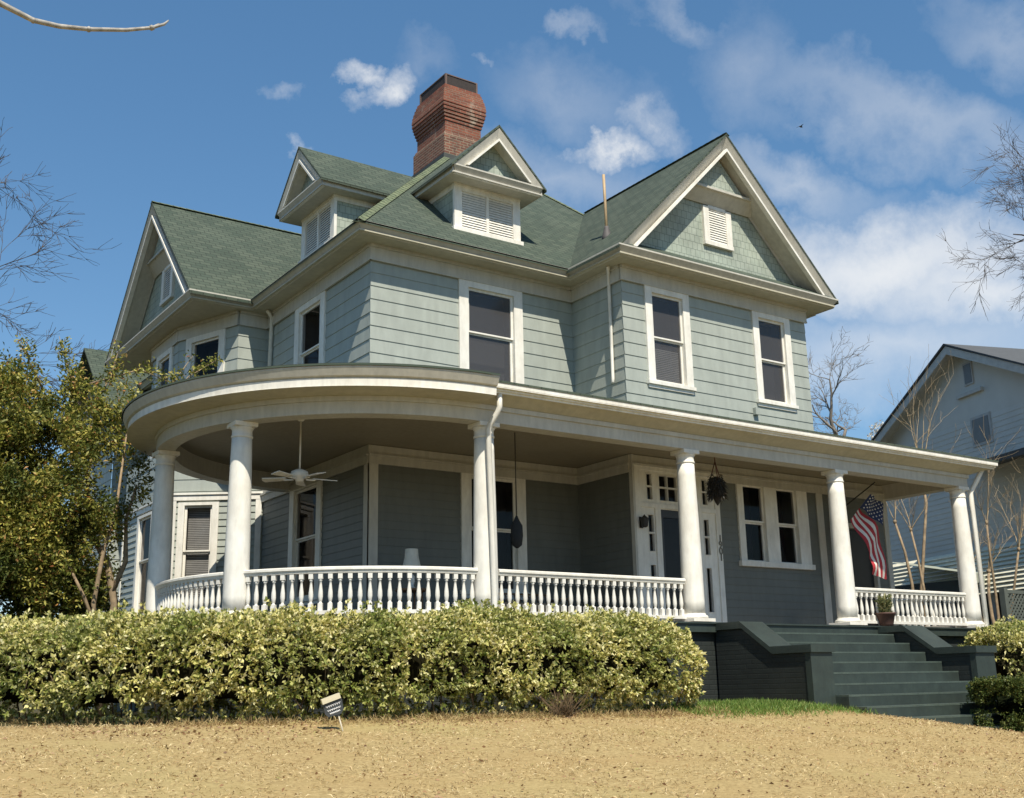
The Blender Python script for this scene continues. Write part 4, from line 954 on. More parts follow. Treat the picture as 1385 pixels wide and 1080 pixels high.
# flag
fl = thing('flag', 'American flag hanging folded from a tilted pole beside the right porch column', 'flag', (10.1, -2.0, 1.9))
MB().tube([(9.75, -1.58, 2.30), (10.25, -2.36, 2.95)], .013, 8).build('pole', IRON, fl)
def fp(a, b, y):   # place on the plane y by sight once: traced outline of the cloth, real size 0.9 m wide
    u, v = 1080+a/4.154, 600+b/4.154
    d = fw + r2*((u-692.5)/F) - u2*((v-540)/F); t = (y-CY)/d.y
    return Vector((CX, CY, CZ))+d*t
Rr = plain('flag_red', (.42, .03, .04), .8); Wh = plain('flag_white', (.72, .68, .62), .8); Bl = plain('flag_blue', (.022, .035, .10), .8)
cv = MB(); NS = 10
lineA = [fp(292, 432, -2.44), fp(342, 362, -2.20)]; lineB = [fp(402, 612, -2.52), fp(452, 470, -2.42)]; lineC = [fp(417, 735, -2.46), fp(500, 765, -2.32)]
for i in range(7):
    t0, t1 = i/7, (i+1)/7
    def sec(a, b, n_):
        out = []
        for j in range(n_+1):
            s_ = j/n_; p0 = a[0].lerp(a[1], t0).lerp(b[0].lerp(b[1], t0), s_); p1 = a[0].lerp(a[1], t1).lerp(b[0].lerp(b[1], t1), s_)
            wv = Vector((0, .05*sin(2.2*pi*s_), 0)); out.append((p0+wv*(.6+.4*sin(t0*9)), p1+wv*(.6+.4*sin(t1*9))))
        return out
    rows = sec(lineA, lineB, 8)+sec(lineB, lineC, 8)[1:]
    vs = [p for r_ in rows for p in r_]
    cv.add(vs, [(2*j, 2*j+1, 2*j+3, 2*j+2) for j in range(len(rows)-1)], 0 if i % 2 == 0 else 1, True)
can = [fp(402, 285, -2.36), fp(478, 345, -2.28), fp(470, 466, -2.40), fp(340, 362, -2.21)]
def canp(s_, t): p = can[0].lerp(can[1], s_).lerp(can[3].lerp(can[2], s_), t); return p+Vector((0, -.035*sin(3*pi*s_)-.02*t, 0))
n = 10; vs = [canp(i/n, j/n) for j in range(n+1) for i in range(n+1)]
cv.add(vs, [(j*(n+1)+i, j*(n+1)+i+1, (j+1)*(n+1)+i+1, (j+1)*(n+1)+i) for j in range(n) for i in range(n)], 2, True)
for j in range(9):
    for i in range(5 if j % 2 else 6):
        s_ = (i+.5+(.5 if j % 2 else 0))/6; t = (j+.6)/9.4; p = canp(s_, t)+Vector((0, -.012, 0)); r_ = .022
        ex = (canp(min(1, s_+.05), t)-canp(s_-.05, t)).normalized(); ey = (canp(s_, min(1, t+.05))-canp(s_, t-.05)).normalized()
        cv.add([p+(ex*cos(2*pi*q_/10-pi/2)+ey*sin(2*pi*q_/10-pi/2))*(r_ if q_ % 2 == 0 else r_*.45) for q_ in range(10)], [list(range(10))], 1)
cv.build('cloth', [Rr, Wh, Bl], fl)
# potted plant on the deck
px, py = 8.75, -3.30-.32+.15
pp = thing('potted_plant', 'small pale leafed plant in a dark tapered pot at the top of the steps', 'potted plant', (8.78, -3.45, 0))
MB().lathe((8.78, -3.42, .004), [(.11, 0), (.125, .03), (.165, .20), (.18, .205), (.18, .235), (.15, .235), (.14, .20)], 18).build('pot', plain('dark_pot', (.075, .035, .025), .7), pp)
n = 340; a = rng.uniform(0, 2*pi, n); P = np.stack([8.78+.10*np.cos(a)*rng.random(n), -3.42+.1*np.sin(a)*rng.random(n), rng.uniform(.2, .50, n)], 1)
Dr = np.stack([np.cos(a)*.7, np.sin(a)*.7, rng.uniform(.2, 1.5, n)], 1)
wedge_mesh('foliage', P, Dr, rng.uniform(.06, .17, n), .03, leafmat('pot_leaf', [(0, (.10, .13, .05)), (.6, (.26, .27, .12)), (1, (.42, .36, .20))], .3), .2, pp)

# yard sign
sg_ = thing('yard_sign', 'small tilted dark sign with a cream cap and white lettering staked before the hedge', 'sign', (-3.50, -5.85, gz(-3.5, -5.85)))
f = Fr((-3.52, -5.85, -1.105), Vector((.94, -.25, .33)), (-.35, -.93, 0)); f.U = Vector((.90, -.28, .33)).normalized(); f.N = Vector((-.30, -.95, .0)).normalized()
zax = f.N.cross(f.U).normalized()*-1
if zax.z < 0: zax = -zax
class Fr2(Fr):
    def P(s, u, n, z): return s.O+s.U*u+s.N*n+s.Z*z
g = Fr2(f.O, f.U, f.N); g.Z = zax; O0 = Vector((-3.40, -5.85, -1.11)); g.O = O0
m_ = MB(); pts = [g.P(u, .0, z) for u, z in ((-.085, -.09), (.05, -.10), (.085, -.06), (.10, .035), (.085, .07), (-.10, .07), (-.11, -.05))]
m_.prism(pts, tuple(g.N*.02)); m_.build('sign_panel', plain('sign_dark', (.045, .05, .055), .4), sg_)
m_ = MB(); m_.box(-.105, .09, -.03, .05, .05, .105, g); m_.build('sign_cap', plain('sign_cap', (.55, .50, .36), .6), sg_)
m_ = MB()
for r_, (z, a, b) in enumerate(((.012, -.085, .075), (-.028, -.08, .065), (-.06, -.06, .045))):
    pts = [g.P(a+(b-a)*i/22, .024, z+.014*sin(i*2.1+r_)*(1 if i % 3 else .3)) for i in range(23)]; m_.tube(pts, .0035, 4)
m_.build('lettering', plain('sign_white', (.75, .76, .78), .5), sg_)
MB().tube([g.P(.02, -.01, -.10), (-3.33, -5.95, gz(-3.33, -5.95)-.02)], .008, 6).build('stake', plain('stake', (.5, .45, .35), .6), sg_)

# ------------------------------------------------------------------ hedges
def hedge(name, label, path, halfw, zb_fn, zt_fn, nclu, leafL, mat, stems=True, per=7, lump=.12, corecol=(.016, .015, .008), gap=True, seed=1, sharp=3.0, rough_top=0.0, lowcut=.23, ragged=.12):
    pc = [Vector((*p, 0)) for p in path]; pc = [pc[0]*2-pc[1]]+pc+[pc[-1]*2-pc[-2]]; pts = []
    for i in range(1, len(pc)-2):      # smooth curve through the given points
        for j in range(8):
            t = j/8; a, b, c, d = pc[i-1:i+3]
            pts.append(.5*((2*b)+(c-a)*t+(2*a-5*b+4*c-d)*t*t+(3*b-a-3*c+d)*t**3))
    pts.append(pc[-2])
    seg = [(b-a).length for a, b in zip(pts[:-1], pts[1:])]; tot = sum(seg)
    def at(d):
        for i, (a, b, l) in enumerate(zip(pts[:-1], pts[1:], seg)):
            if d <= l+1e-9:
                t0 = (b-a).normalized(); t1 = (pts[min(i+2, len(pts)-1)]-pts[max(i-1, 0)]).normalized()
                return a.lerp(b, d/l), t1
            d -= l
        return pts[-1], (pts[-1]-pts[-2]).normalized()
    mid = pts[len(pts)//2]; h = thing(name, label, 'hedge', (mid.x, mid.y, zb_fn(mid.x, mid.y)))
    r_ = np.random.default_rng(seed); CP = []; CN = []; fr_ = []
    core = MB(); nS = max(8, int(tot/.3)); ring_n = 14; vs = []
    def section(d, a, k=1.0):
        p, t = at(d); sd = Vector((t.y, -t.x, 0)); hw = halfw(d/tot) if callable(halfw) else halfw
        zb_, zt_ = zb_fn(p.x, p.y), zt_fn(d/tot, p); cz = (zb_+zt_)/2; hh = (zt_-zb_)/2
        ca, sa = cos(a), sin(a); e = 2/sharp
        x_ = math.copysign(abs(ca)**e, ca)*hw; z_ = math.copysign(abs(sa)**e, sa)*hh
        nn = (sd*(math.copysign(abs(ca)**(2-e), ca)/hw)+Vector((0, 0, math.copysign(abs(sa)**(2-e), sa)/hh))).normalized()
        if sa < 0: x_ *= 1-ragged*1.6*abs(sa)
        q = p+sd*x_*k+Vector((0, 0, cz+z_*k)); return q, nn, (q.z-zb_)/(zt_-zb_)
    for i in range(nS+1):
        for j in range(ring_n):
            q, nn, hfr = section(.30+(tot-.6)*i/nS, 2*pi*j/ring_n, .70 if 0 < i < nS else .35)
            vs.append(q-nn*(.10+.06*noise.noise(q*2.2)))
    core.add(vs, [(i*ring_n+j, i*ring_n+(j+1) % ring_n, (i+1)*ring_n+(j+1) % ring_n, (i+1)*ring_n+j) for i in range(nS) for j in range(ring_n)]+[tuple(range(ring_n)), tuple(nS*ring_n+j for j in range(ring_n))], 0, True)
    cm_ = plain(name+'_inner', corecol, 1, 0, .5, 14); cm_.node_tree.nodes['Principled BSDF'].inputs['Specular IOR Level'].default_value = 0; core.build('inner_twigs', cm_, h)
    for i in range(nclu):
        d = r_.uniform(0, tot); a = r_.uniform(-.42*pi, 1.42*pi)
        q, nn, hf = section(d, a)
        # rounded ends
        endd = min(d, tot-d); p, t = at(d)
        if endd < .35:
            c_ = Vector((p.x, p.y, q.z)); kk = sqrt(max(.05, 1-(1-endd/.35)**2)); q = c_.lerp(q, kk); nn = (nn+t*(-1 if d < tot/2 else 1)*(1-endd/.35)).normalized()
        lv = noise.noise(q*1.25+Vector((seed*7, 0, 0)))+.5*noise.noise(q*3.1)
        if gap and hf < lowcut+.16*noise.noise(q*2.0+Vector((0, 5, 0))) and r_.random() < .8: continue
        if gap and lv < -.45 and r_.random() < .5: continue
        q = q+nn*(lump*lv + r_.normal(0, .035)-(.05 if r_.random() < .35 else 0))
        if rough_top and nn.z > .6 and r_.random() < .10: q = q+Vector((0, 0, r_.uniform(0, rough_top)))
        CP.append(q); CN.append(nn)
    CP = np.array(CP); CN = np.array(CN); n = len(CP)
    P = np.repeat(CP, per, 0)+r_.normal(0, leafL*.18, (n*per, 3)); nn = np.repeat(CN, per, 0)
    Dr = nn*.55+r_.normal(0, .55, (n*per, 3)); Dr[:, 2] += .12
    wedge_mesh('foliage', P, Dr, r_.uniform(.65, 1.25, n*per)*leafL, r_.uniform(.38, .62, n*per)*leafL, mat, .12, h)
    if stems:
        smat = plain(name+'_stem', (.16, .115, .075), .9)
        for i in range(min(95, int(tot*7))):
            m_ = MB()
            d = r_.uniform(0, tot); q, nn, hf = section(d, r_.uniform(1.05*pi, 1.95*pi), .6); b_ = Vector((q.x, q.y, zb_fn(q.x, q.y)-.02))
            tp = Vector((q.x+r_.normal(0, .16), q.y+r_.normal(0, .16), b_.z+.62)); md = b_.lerp(tp, .5)+Vector((r_.normal(0, .05), r_.normal(0, .05), 0))
            m_.tube([b_, md, tp], [.012, .009, .005], 5)
            if r_.random() < .6: m_.tube([md, md+Vector((r_.normal(0, .15), r_.normal(0, .15)-.08, .22))], [.007, .003], 4)
            m_.build('stem', smat, h)
    return h
VAR = leafmat('variegated_leaf', [(0, (.09, .13, .025)), (.16, (.22, .25, .05)), (.36, (.55, .52, .17)), (.66, (.78, .71, .29)), (1, (.86, .80, .50))], .30, patch=(1.3, (.17, .23, .045), .6))
hp_ = [(-8.6, 1.6), (-7.5, .1), (-6.5, -1.5), (-5.6, -2.9), (-4.5, -4.05), (-3.3, -4.7), (-1.8, -4.95), (0, -4.98), (1.5, -4.95), (2.30, -4.85)]
hedge('variegated_hedge', 'long clipped hedge of cream edged green leaves along the front of the porch', hp_, lambda s: .62, lambda x, y: gz(x, y)-.02,
      lambda s, p: -.15-.16*sstep(1.0, 2.3, p.x)-.30*sstep(-5.2, -8.0, p.x)+.05*noise.noise(p*.9)+.03*noise.noise(p*3), 30000, .060, VAR, per=8, lump=.13, seed=3, rough_top=.13, sharp=2.8)
hedge('variegated_shrub', 'rounded cream and green shrub behind the right hand step wall', [(9.75, -4.75), (11, -4.6), (12.6, -4.5), (14, -4.4)], .72, lambda x, y: gz(x, y)-.02,
      lambda s, p: -.10+.08*noise.noise(p*.9), 7000, .065, VAR, per=8, lump=.16, seed=5, rough_top=.08, sharp=2.4, stems=False)
BOX = leafmat('box_leaf', [(0, (.035, .06, .012)), (.5, (.07, .10, .02)), (1, (.17, .17, .045))], .15)
hedge('box_hedge', 'low dark green clipped hedge in the front right corner beside the steps', [(6.9, -6.6), (8.2, -6.5), (9.8, -6.4)], .48, lambda x, y: gz(x, y)+.03,
      lambda s, p: -1.02+.02*noise.noise(p*2), 21000, .036, BOX, per=8, lump=.035, seed=8, corecol=(.010, .013, .006), sharp=5, stems=False, gap=False, lowcut=.06, ragged=.05)
# brown clump of dead stems and weeds at the hedge foot
dg_ = thing('dead_shrub', 'small brown tuft of dead twigs at the foot of the hedge', 'dead plant', (-.25, -5.75, gz(-.25, -5.75)))
m_ = MB()
for i in range(90):
    b_ = Vector((-.25+random.gauss(0, .07), -5.60+random.gauss(0, .05), gz(-.25, -5.68))); d = Vector((random.gauss(0, .22), random.gauss(0, .12), random.uniform(.15, .40)))
    m_.tube([b_, b_+d*.5+Vector((random.gauss(0, .02), 0, 0)), b_+d], [.004, .003, .0015], 3)
m_.build('twigs', plain('dead_twig', (.13, .085, .045), .9), dg_)

# ------------------------------------------------------------------ trees
BARK = plain('bark', (.085, .065, .05), .95, 0, .4, 12); PALEBARK = plain('pale_bark', (.27, .20, .125), .9, 0, .45, 9)
def grow(mb, p, d, length, r, level, rnd, wig=.25, kids=(3, 5), up=.05, minr=.003, spread=.75, seg=None, tips=None, drop=.62):
    n = max(3, int(length/.28)) if level > 1 else 4
    n = min(n, 9); pts = [p.copy()]; rad = [r]; dirs = [d.copy()]
    for i in range(n):
        d = (d+Vector((rnd.gauss(0, wig), rnd.gauss(0, wig), rnd.gauss(0, wig)+up))*.45).normalized()
        p = p+d*(length/n); pts.append(p.copy()); rad.append(max(minr*.6, r*(1-.68*(i+1)/n))); dirs.append(d.copy())
    mb.tube(pts, rad, seg or (6 if r > .03 else (4 if r > .012 else 3)), cap=False)
    if level == 0:
        if tips is not None: tips.append((pts[-1], d))
        return
    for k in range(rnd.randint(*kids)):
        i = rnd.randint(max(1, n//3), n); ax = dirs[i].orthogonal().normalized(); ax.rotate(Matrix.Rotation(rnd.uniform(0, 2*pi), 3, dirs[i]))
        nd = (dirs[i]+ax*spread*rnd.uniform(.6, 1.25)).normalized()
        grow(mb, pts[i], nd, length*drop*rnd.uniform(.75, 1.2), max(minr, rad[i]*.66), level-1, rnd, wig, kids, up, minr, spread, None, tips, drop)
def bare_tree(name, label, base, limbs, mat, levels=4, seed=1, trunk=None, group=None, **kw):
    rnd = random.Random(seed); t = thing(name, label, 'tree', base, group)
    m_ = MB()
    if trunk: m_.tube(trunk[0], trunk[1], 10)
    if trunk: m_.build('trunk', mat, t); m_ = MB()
    for (p, d, ln, r) in limbs: grow(m_, Vector(p), Vector(d).normalized(), ln, r, levels, rnd, **kw)
    m_.build('branches', mat, t); return t
def at_px(u, v, y):
    d = sight(u, v); t = (y-CY)/d.y; return Vector((CX, CY, CZ))+d*t
# left edge, beyond the frame
b0 = at_px(-150, 420, 14); g0 = Vector((b0.x, b0.y, -1.4))
bare_tree('bare_tree', 'leafless tree reaching in from the left edge of the sky', g0, [(b0, (.8, 0, .35), 2.9, .05), (b0+Vector((0, 0, 1.4)), (.75, .1, .7), 3.0, .045), (b0+Vector((0, 0, -.6)), (.9, -.1, .1), 2.8, .04), (b0+Vector((0, 0, 2.6)), (.8, .1, .5), 2.8, .04)], BARK, 4, 5,
          trunk=([g0, (g0+b0)/2, b0, b0+Vector((.1, 0, 2.2)), b0+Vector((.0, .2, 5))], [.26, .21, .17, .12, .05]), minr=.008, kids=(3, 4), spread=.6)
b0 = at_px(1480, 330, 8); g0 = Vector((b0.x, b0.y, -1.7))
bare_tree('bare_tree', 'leafless tree with fine drooping twigs at the right edge of the sky', g0, [(b0, (-.75, .45, .15), 3.8, .08), (b0+Vector((0, 0, 1.2)), (-.7, .45, .4), 3.6, .07), (b0+Vector((0, 0, -1.)), (-.7, .5, .0), 3.0, .06), (b0+Vector((0, 0, 2.4)), (-.5, .4, .7), 3., .06)], BARK, 4, 9,
          trunk=([g0, (g0+b0)/2, b0, b0+Vector((.1, 0, 2.2)), b0+Vector((.0, .2, 6))], [.34, .28, .22, .15, .05]), minr=.010, kids=(3, 5), spread=.65, up=-.02)
b0 = at_px(1132, 592, 22); g0 = Vector((b0.x, b0.y, -1.5))
bare_tree('bare_tree', 'leafless gnarled tree standing between the big house and the neighbouring gable', g0, [(b0, (-.25, 0, 1), 3.2, .13), (b0+Vector((.1, 0, -.4)), (.5, 0, .8), 3.4, .10), (b0, (-.7, 0, .6), 2.4, .09)], plain('grey_bark', (.19, .165, .14), .95, 0, .3, 8), 4, 14,
          trunk=([g0, (g0+b0)/2, b0], [.30, .24, .17]), minr=.011, kids=(3, 5), spread=.7, wig=.4)
# near twig across the top left corner
tp = [at_px(u, v, -12.6) for u, v in ((-420, -330), (-200, -130), (-60, -38), (0, 5), (45, 28), (80, 36), (120, 40), (170, 41), (205, 38), (222, 33), (228, 28))]
g0 = Vector((tp[0].x-.8, tp[0].y-.3, -2.0))
t = thing('overhanging_tree', 'bare branch of a street tree crossing the top left corner of the sky', 'tree', g0)
m_ = MB(); m_.tube([g0, g0+Vector((.05, 0, 2.4)), tp[0]+Vector((-.5, -.2, 0)), tp[0]+Vector((-.4, -.2, 2))], [.17, .14, .11, .05], 10); m_.build('trunk', PALEBARK, t)
m_ = MB(); m_.tube([tp[0]+Vector((-.5, -.2, -.3))]+tp, [.05, .04, .022, .015, .0125, .011, .010, .009, .008, .007, .006, .003], 7)
for i in (4, 6, 8): m_.lathe(tp[i]-Vector((0, 0, .012)), [(.004, 0), (.013, .008), (.013, .016), (.004, .024)], 6)
m_.tube([tp[8], tp[8]+Vector((.03, 0, .03))], [.006, .003], 5)
m_.build('branch', plain('twig_bark', (.30, .28, .25), .6, 0, .6, 30), t)
# crape myrtles with pruned pale stems
def crape(label, x, y, stems, seed, hgt):
    rnd = random.Random(seed); z0 = gz(x, y)
    t = thing('crape_myrtle', label, 'tree', (x, y, z0), 'bare multi stemmed trees beside the right end of the porch'); tr = MB(); br = MB()
    for (dx, dy, lean, h_, r_) in stems:
        p = Vector((x+dx*.3, y+dy*.3, z0-.05)); pts = [p]; d = Vector((dx*lean, dy*lean, 1)).normalized(); rad = [r_]
        for i in range(6):
            d = (d+Vector((rnd.gauss(0, .12), rnd.gauss(0, .12), .03))).normalized(); p = p+d*h_/6; pts.append(p.copy()); rad.append(r_*(1-.55*(i+1)/6))
        tr.tube(pts, rad, 7)
        tr.lathe(pts[-1]-Vector((0, 0, .05)), [(.02, 0), (rad[-1]*1.7, .03), (rad[-1]*1.7, .08), (.02, .11)], 7)
        for k in range(rnd.randint(4, 6)):
            a = rnd.uniform(0, 2*pi); grow(br, pts[-1], Vector((cos(a)*.4, sin(a)*.4, 1)).normalized(), h_*rnd.uniform(.20, .36), .014, 2, rnd, .25, (2, 4), .10, .005, .55)
    tr.build('trunk', PALEBARK, t); br.build('branches', plain('straw_twig', (.33, .25, .15), .9, 0, .3, 10), t)
crape('crape myrtle with pale leaning stems seen behind the porch rail and corner column', 14.6, .2, [(-.9, 0, .35, 3.6, .075), (-.2, .3, .12, 4.2, .055), (.2, 0, .06, 4.6, .06), (.5, -.2, .10, 4.4, .05), (.1, .2, .1, 6.2, .06)], 3, 4)
crape('crape myrtle with one crooked limb right of the corner downspout', 15.6, -1.2, [(-.3, 0, .2, 3.2, .06), (.9, 0, .55, 3.4, .07), (.35, .2, .25, 3.8, .05), (.1, -.1, .08, 4.4, .05)], 11, 4)
# flowering tree behind
b0 = at_px(1195, 640, 24)
ft_ = thing('flowering_tree', 'tree with white blossom beyond the porch roof in front of the neighbouring gable', 'tree', (b0.x, b0.y, -1.6))
m_ = MB(); m_.tube([(b0.x, b0.y, -1.6), (b0.x, b0.y, 1.5), (b0.x+.1, b0.y, 3.6)], [.2, .16, .08], 8); m_.build('trunk', BARK, ft_)
n = 2600; c0 = np.array(at_px(1203, 592, 24)); v = rng.normal(size=(n, 3)); v /= np.linalg.norm(v, axis=1, keepdims=True); rad = rng.random(n)**.5
P = c0+v*rad[:, None]*np.array([1.4, 1.2, 1.1]); keep = np.array([noise.noise(Vector(p)*1.1) > -.15 for p in P]); P = P[keep]
wedge_mesh('blossom', P, rng.normal(size=P.shape), .13, .12, leafmat('blossom_petal', [(0, (.55, .50, .42)), (1, (.8, .78, .72))], .3), 0, ft_)

def leafy(name, label, base, stems, blobs, nleaf, L_, mat, seed, wood=BARK, sprigs=()):
    r_ = np.random.default_rng(seed); t = thing(name, label, 'tree', base); m_ = MB()
    for pts, rd in stems: m_.tube(pts, rd, 7)
    m_.build('trunk', wood, t)
    vol = np.array([b[3]*b[4]*b[5] for b in blobs]); cnt = (nleaf*vol/vol.sum()).astype(int); Ps = []; Ds = []
    for b, c in zip(blobs, cnt):
        v = r_.normal(size=(c, 3)); v /= np.linalg.norm(v, axis=1, keepdims=True); rad = r_.uniform(.25, 1.06, c)**.6
        p = np.array(b[:3])+v*rad[:, None]*np.array(b[3:6])
        kp = np.array([(1.15*noise.noise(Vector(q)*1.35+Vector((seed, 0, 0)))+.6*noise.noise(Vector(q)*3.7)) > (-.06 if len(b) < 7 else b[6]-.04) for q in p]); Ps.append(p[kp]); Ds.append(v[kp])
    for pts in sprigs:
        a = np.array([tuple(q) for q in pts]); k = 75
        s_ = r_.uniform(0, len(a)-1.001, k); i = s_.astype(int); p = a[i]+(a[i+1]-a[i])*(s_-i)[:, None]+r_.normal(0, .06, (k, 3))*np.linspace(1.3, .5, k)[:, None]; Ps.append(p); Ds.append(r_.normal(0, .6, (k, 3))+np.array((0, 0, .4)))
        tw = MB(); tw.tube(pts, [.02, .012, .005][:len(pts)] if len(pts) == 3 else .012, 5); tw.build('sprig', wood, t)
    # clumps of leaves: each sample becomes a short spray
    P = np.concatenate(Ps); Dd = np.concatenate(Ds); k = 4
    P4 = np.repeat(P, k, 0)+r_.normal(0, L_*.55, (len(P)*k, 3)); D4 = np.repeat(Dd, k, 0)*.5+r_.normal(0, .6, (len(P)*k, 3)); D4[:, 2] += .25
    wedge_mesh('crown', P4, D4, r_.uniform(.6, 1.25, len(P4))*L_, r_.uniform(.32, .5, len(P4))*L_, mat, .15, t)
    return t
EVG = leafmat('evergreen_leaf', [(0, (.06, .085, .016)), (.25, (.15, .17, .03)), (.55, (.32, .31, .06)), (.90, (.52, .45, .11)), (.95, (.40, .15, .06)), (1, (.60, .52, .18))], .30, patch=(1.6, (.055, .085, .02), .85))
zb = gz(-3.8, 2.6)
def apx(u, v, y): return at_px(u, v, y)
leafy('evergreen_tree', 'bushy evergreen tree with green and bronze leaves left of the curved porch', (-4.2, 2.8, zb),
      [([(-3.55, 2.3, zb), (-3.52, 2.3, -.3), (-3.42, 2.35, .5), (-3.56, 2.4, 1.15), (-3.85, 2.5, 1.7), (-4.0, 2.6, 3.0)], [.085, .075, .065, .06, .045, .02]), ([(-3.47, 2.35, .7), (-3.3, 2.3, 1.2), (-3.34, 2.3, 1.9), (-3.2, 2.3, 2.5)], [.045, .04, .03, .015]), ([(-3.7, 2.3, -.2), (-3.78, 2.25, .5), (-3.70, 2.2, 1.3), (-3.5, 2.3, 2.2), (-3.42, 2.3, 3.4)], [.045, .04, .036, .026, .012]),
       ([(-4.1, 2.6, zb), (-4.4, 2.7, .6), (-5.0, 2.9, 2.4)], [.07, .055, .03]), ([(-3.62, 2.3, -.1), (-3.95, 2.2, .6), (-4.4, 2.2, 1.4)], [.035, .03, .015])],
      [(-5.6, 2.8, 1.5, 1.5, 1.3, 2.1), (-4.75, 2.5, 2.5, .95, 1.0, 1.25), (-5.15, 2.8, 3.55, .95, .9, .95, 0), (-6.5, 3.2, 3.0, 1.2, 1.1, 1.5), (-4.05, 2.7, 3.55, .62, .6, .75, .05), (-4.6, 2.4, 1.4, .7, .8, .75), (-4.3, 2.5, .2, .8, .7, 1.0, .02), (-3.75, 2.75, .3, .55, .4, 1.0, -.02), (-3.85, 2.7, 1.35, .55, .5, .9, .0), (-4.6, 2.2, -.35, .8, .6, .6, .0), (-3.85, 2.5, -.55, .5, .4, .5, -.05), (-3.6, 2.9, .6, .4, .3, 1.0, -.05),
       (-5.35, 2.9, 4.35, .5, .5, .45, .1), (-3.55, 2.5, 3.95, .42, .4, .55, .12), (-3.3, 2.3, 2.75, .42, .4, .75, .0), (-3.75, 2.35, 2.0, .5, .5, .55, .05), (-6.0, 2.6, .0, 1.3, 1.0, 1.1), (-4.5, 2.6, 4.25, .45, .4, .35, .15)],
      74000, .085, EVG, 21, PALEBARK,
      sprigs=[[apx(175, 575, 2.4), apx(222, 535, 2.4), apx(262, 480, 2.3)], [apx(180, 590, 2.4), apx(255, 510, 2.2), apx(292, 488, 2.1)], [apx(120, 560, 2.6), apx(150, 510, 2.6), apx(162, 468, 2.6)], [apx(60, 530, 2.8), apx(40, 490, 2.8), apx(28, 462, 2.8)], [apx(120, 520, 2.8), apx(190, 500, 2.7), apx(235, 520, 2.6)], [apx(100, 540, 2.6), apx(92, 500, 2.6), apx(80, 455, 2.6)]])
# ------------------------------------------------------------------ neighbour and fence
wdir = Vector((sin(radians(19.4)), cos(radians(19.4)), 0)); nrm = Vector((-wdir.y, wdir.x, 0))
NO = Vector((19.78, 1.53, 0))
NFr = Fr(NO, -wdir, nrm)
NH = thing('neighbour_house', 'pale blue grey gabled house standing in shade to the right of the porch', 'house', (22, 3, -1.7))
NB = plain('neighbour_paint', (.60, .585, .54), .7, 0, .08, 1.2)
nw = MB(); hw = 5.0; ze_, zr_ = 6.14, 8.34
siding(nw, NFr, -hw, hw+6, -1.7, ze_, (), expo=.15, zref=0, lap=.012)
nw.ngon([NFr.P(-hw, .0, ze_), NFr.P(hw, .0, ze_), NFr.P(0, .0, zr_-.05)])
SD = Fr(NFr.P(-hw, 0, 0), -nrm, wdir); siding(nw, SD, 0, 9, -1.7, ze_, expo=.15, zref=0, lap=.012)
nw.build('wall', NB, NH)
r = MB(); gable_roof(r, Fr(NFr.P(0, .5, 0), NFr.U, NFr.N), hw+.45, ze_-.33, zr_+.08, 12); r.build('roof', plain('neighbour_shingle', (.075, .08, .085), .9), NH)
m_ = MB()
k = (zr_-ze_)/hw
for s_ in (-1, 1):
    pts = [NFr.P(s_*(hw+.4), .48, ze_-.36), NFr.P(0, .48, zr_-.0), NFr.P(0, .48, zr_-.24), NFr.P(s_*(hw+.4), .48, ze_-.6)]
    m_.prism(pts if s_ > 0 else pts[::-1], tuple(nrm*-.04))
    m_.ngon([NFr.P(s_*(hw+.4), .46, ze_-.42), NFr.P(0, .46, zr_-.06), NFr.P(0, 0, zr_-.06), NFr.P(s_*(hw+.4), 0, ze_-.42)])
m_.box(-.3, .8, .0, .10, 6.85, 6.95, NFr); m_.build('rake_board', plain('neighbour_trim', (.50, .49, .46), .7), NH)
m_ = MB(); m_.box(.1, .95, .0, .035, 5.35, 6.2, NFr); wo_ = m_.build('window', plain('neighbour_window_trim', (.45, .44, .42), .7), NH)
MB().box(.18, .87, .036, .045, 5.43, 6.12, NFr).build('pane', plain('dark_pane', (.13, .125, .12), .3), wo_)
m_ = MB(); m_.box(.05, .45, .0, .035, 7.15, 7.8, NFr); wo_ = m_.build('window', bpy.data.materials['neighbour_window_trim'], NH)
MB().box(.1, .4, .036, .045, 7.2, 7.75, NFr).build('pane', bpy.data.materials['dark_pane'], wo_)
# lower side roof and sunlit slatted awning wall of the neighbour's porch
m_ = MB(); m_.prism([NFr.P(.2, 1.4, 4.55), NFr.P(9, 1.4, 4.55), NFr.P(9, 0, 4.85), NFr.P(.2, 0, 4.85)], (0, 0, -.16)); m_.build('porch_roof', bpy.data.materials['neighbour_shingle'], NH)
m_ = MB()
for i in range(11):
    z = 1.13+i*.115; m_.prism([NFr.P(-4, 1.75-.05*i, z), NFr.P(9, 1.75-.05*i, z), NFr.P(9, 1.63-.05*i, z+.098), NFr.P(-4, 1.63-.05*i, z+.098)], tuple(Vector((0, 0, -.012))))
m_.build('awning', plain('awning_cream', (.74, .70, .54), .6), NH)
m_ = MB()
for u in (-3.1, -.6, 2, 4.5, 7, 8.9): m_.box(u, u+.12, 1.5, 1.62, -1.8, 1.15, NFr)
m_.build('awning_post', bpy.data.materials['neighbour_trim'], NH)
MB().box(-3.2, 9, .02, .05, -1.7, 1.6, NFr).build('porch_screen', plain('porch_dark', (.05, .045, .04), .9), NH)

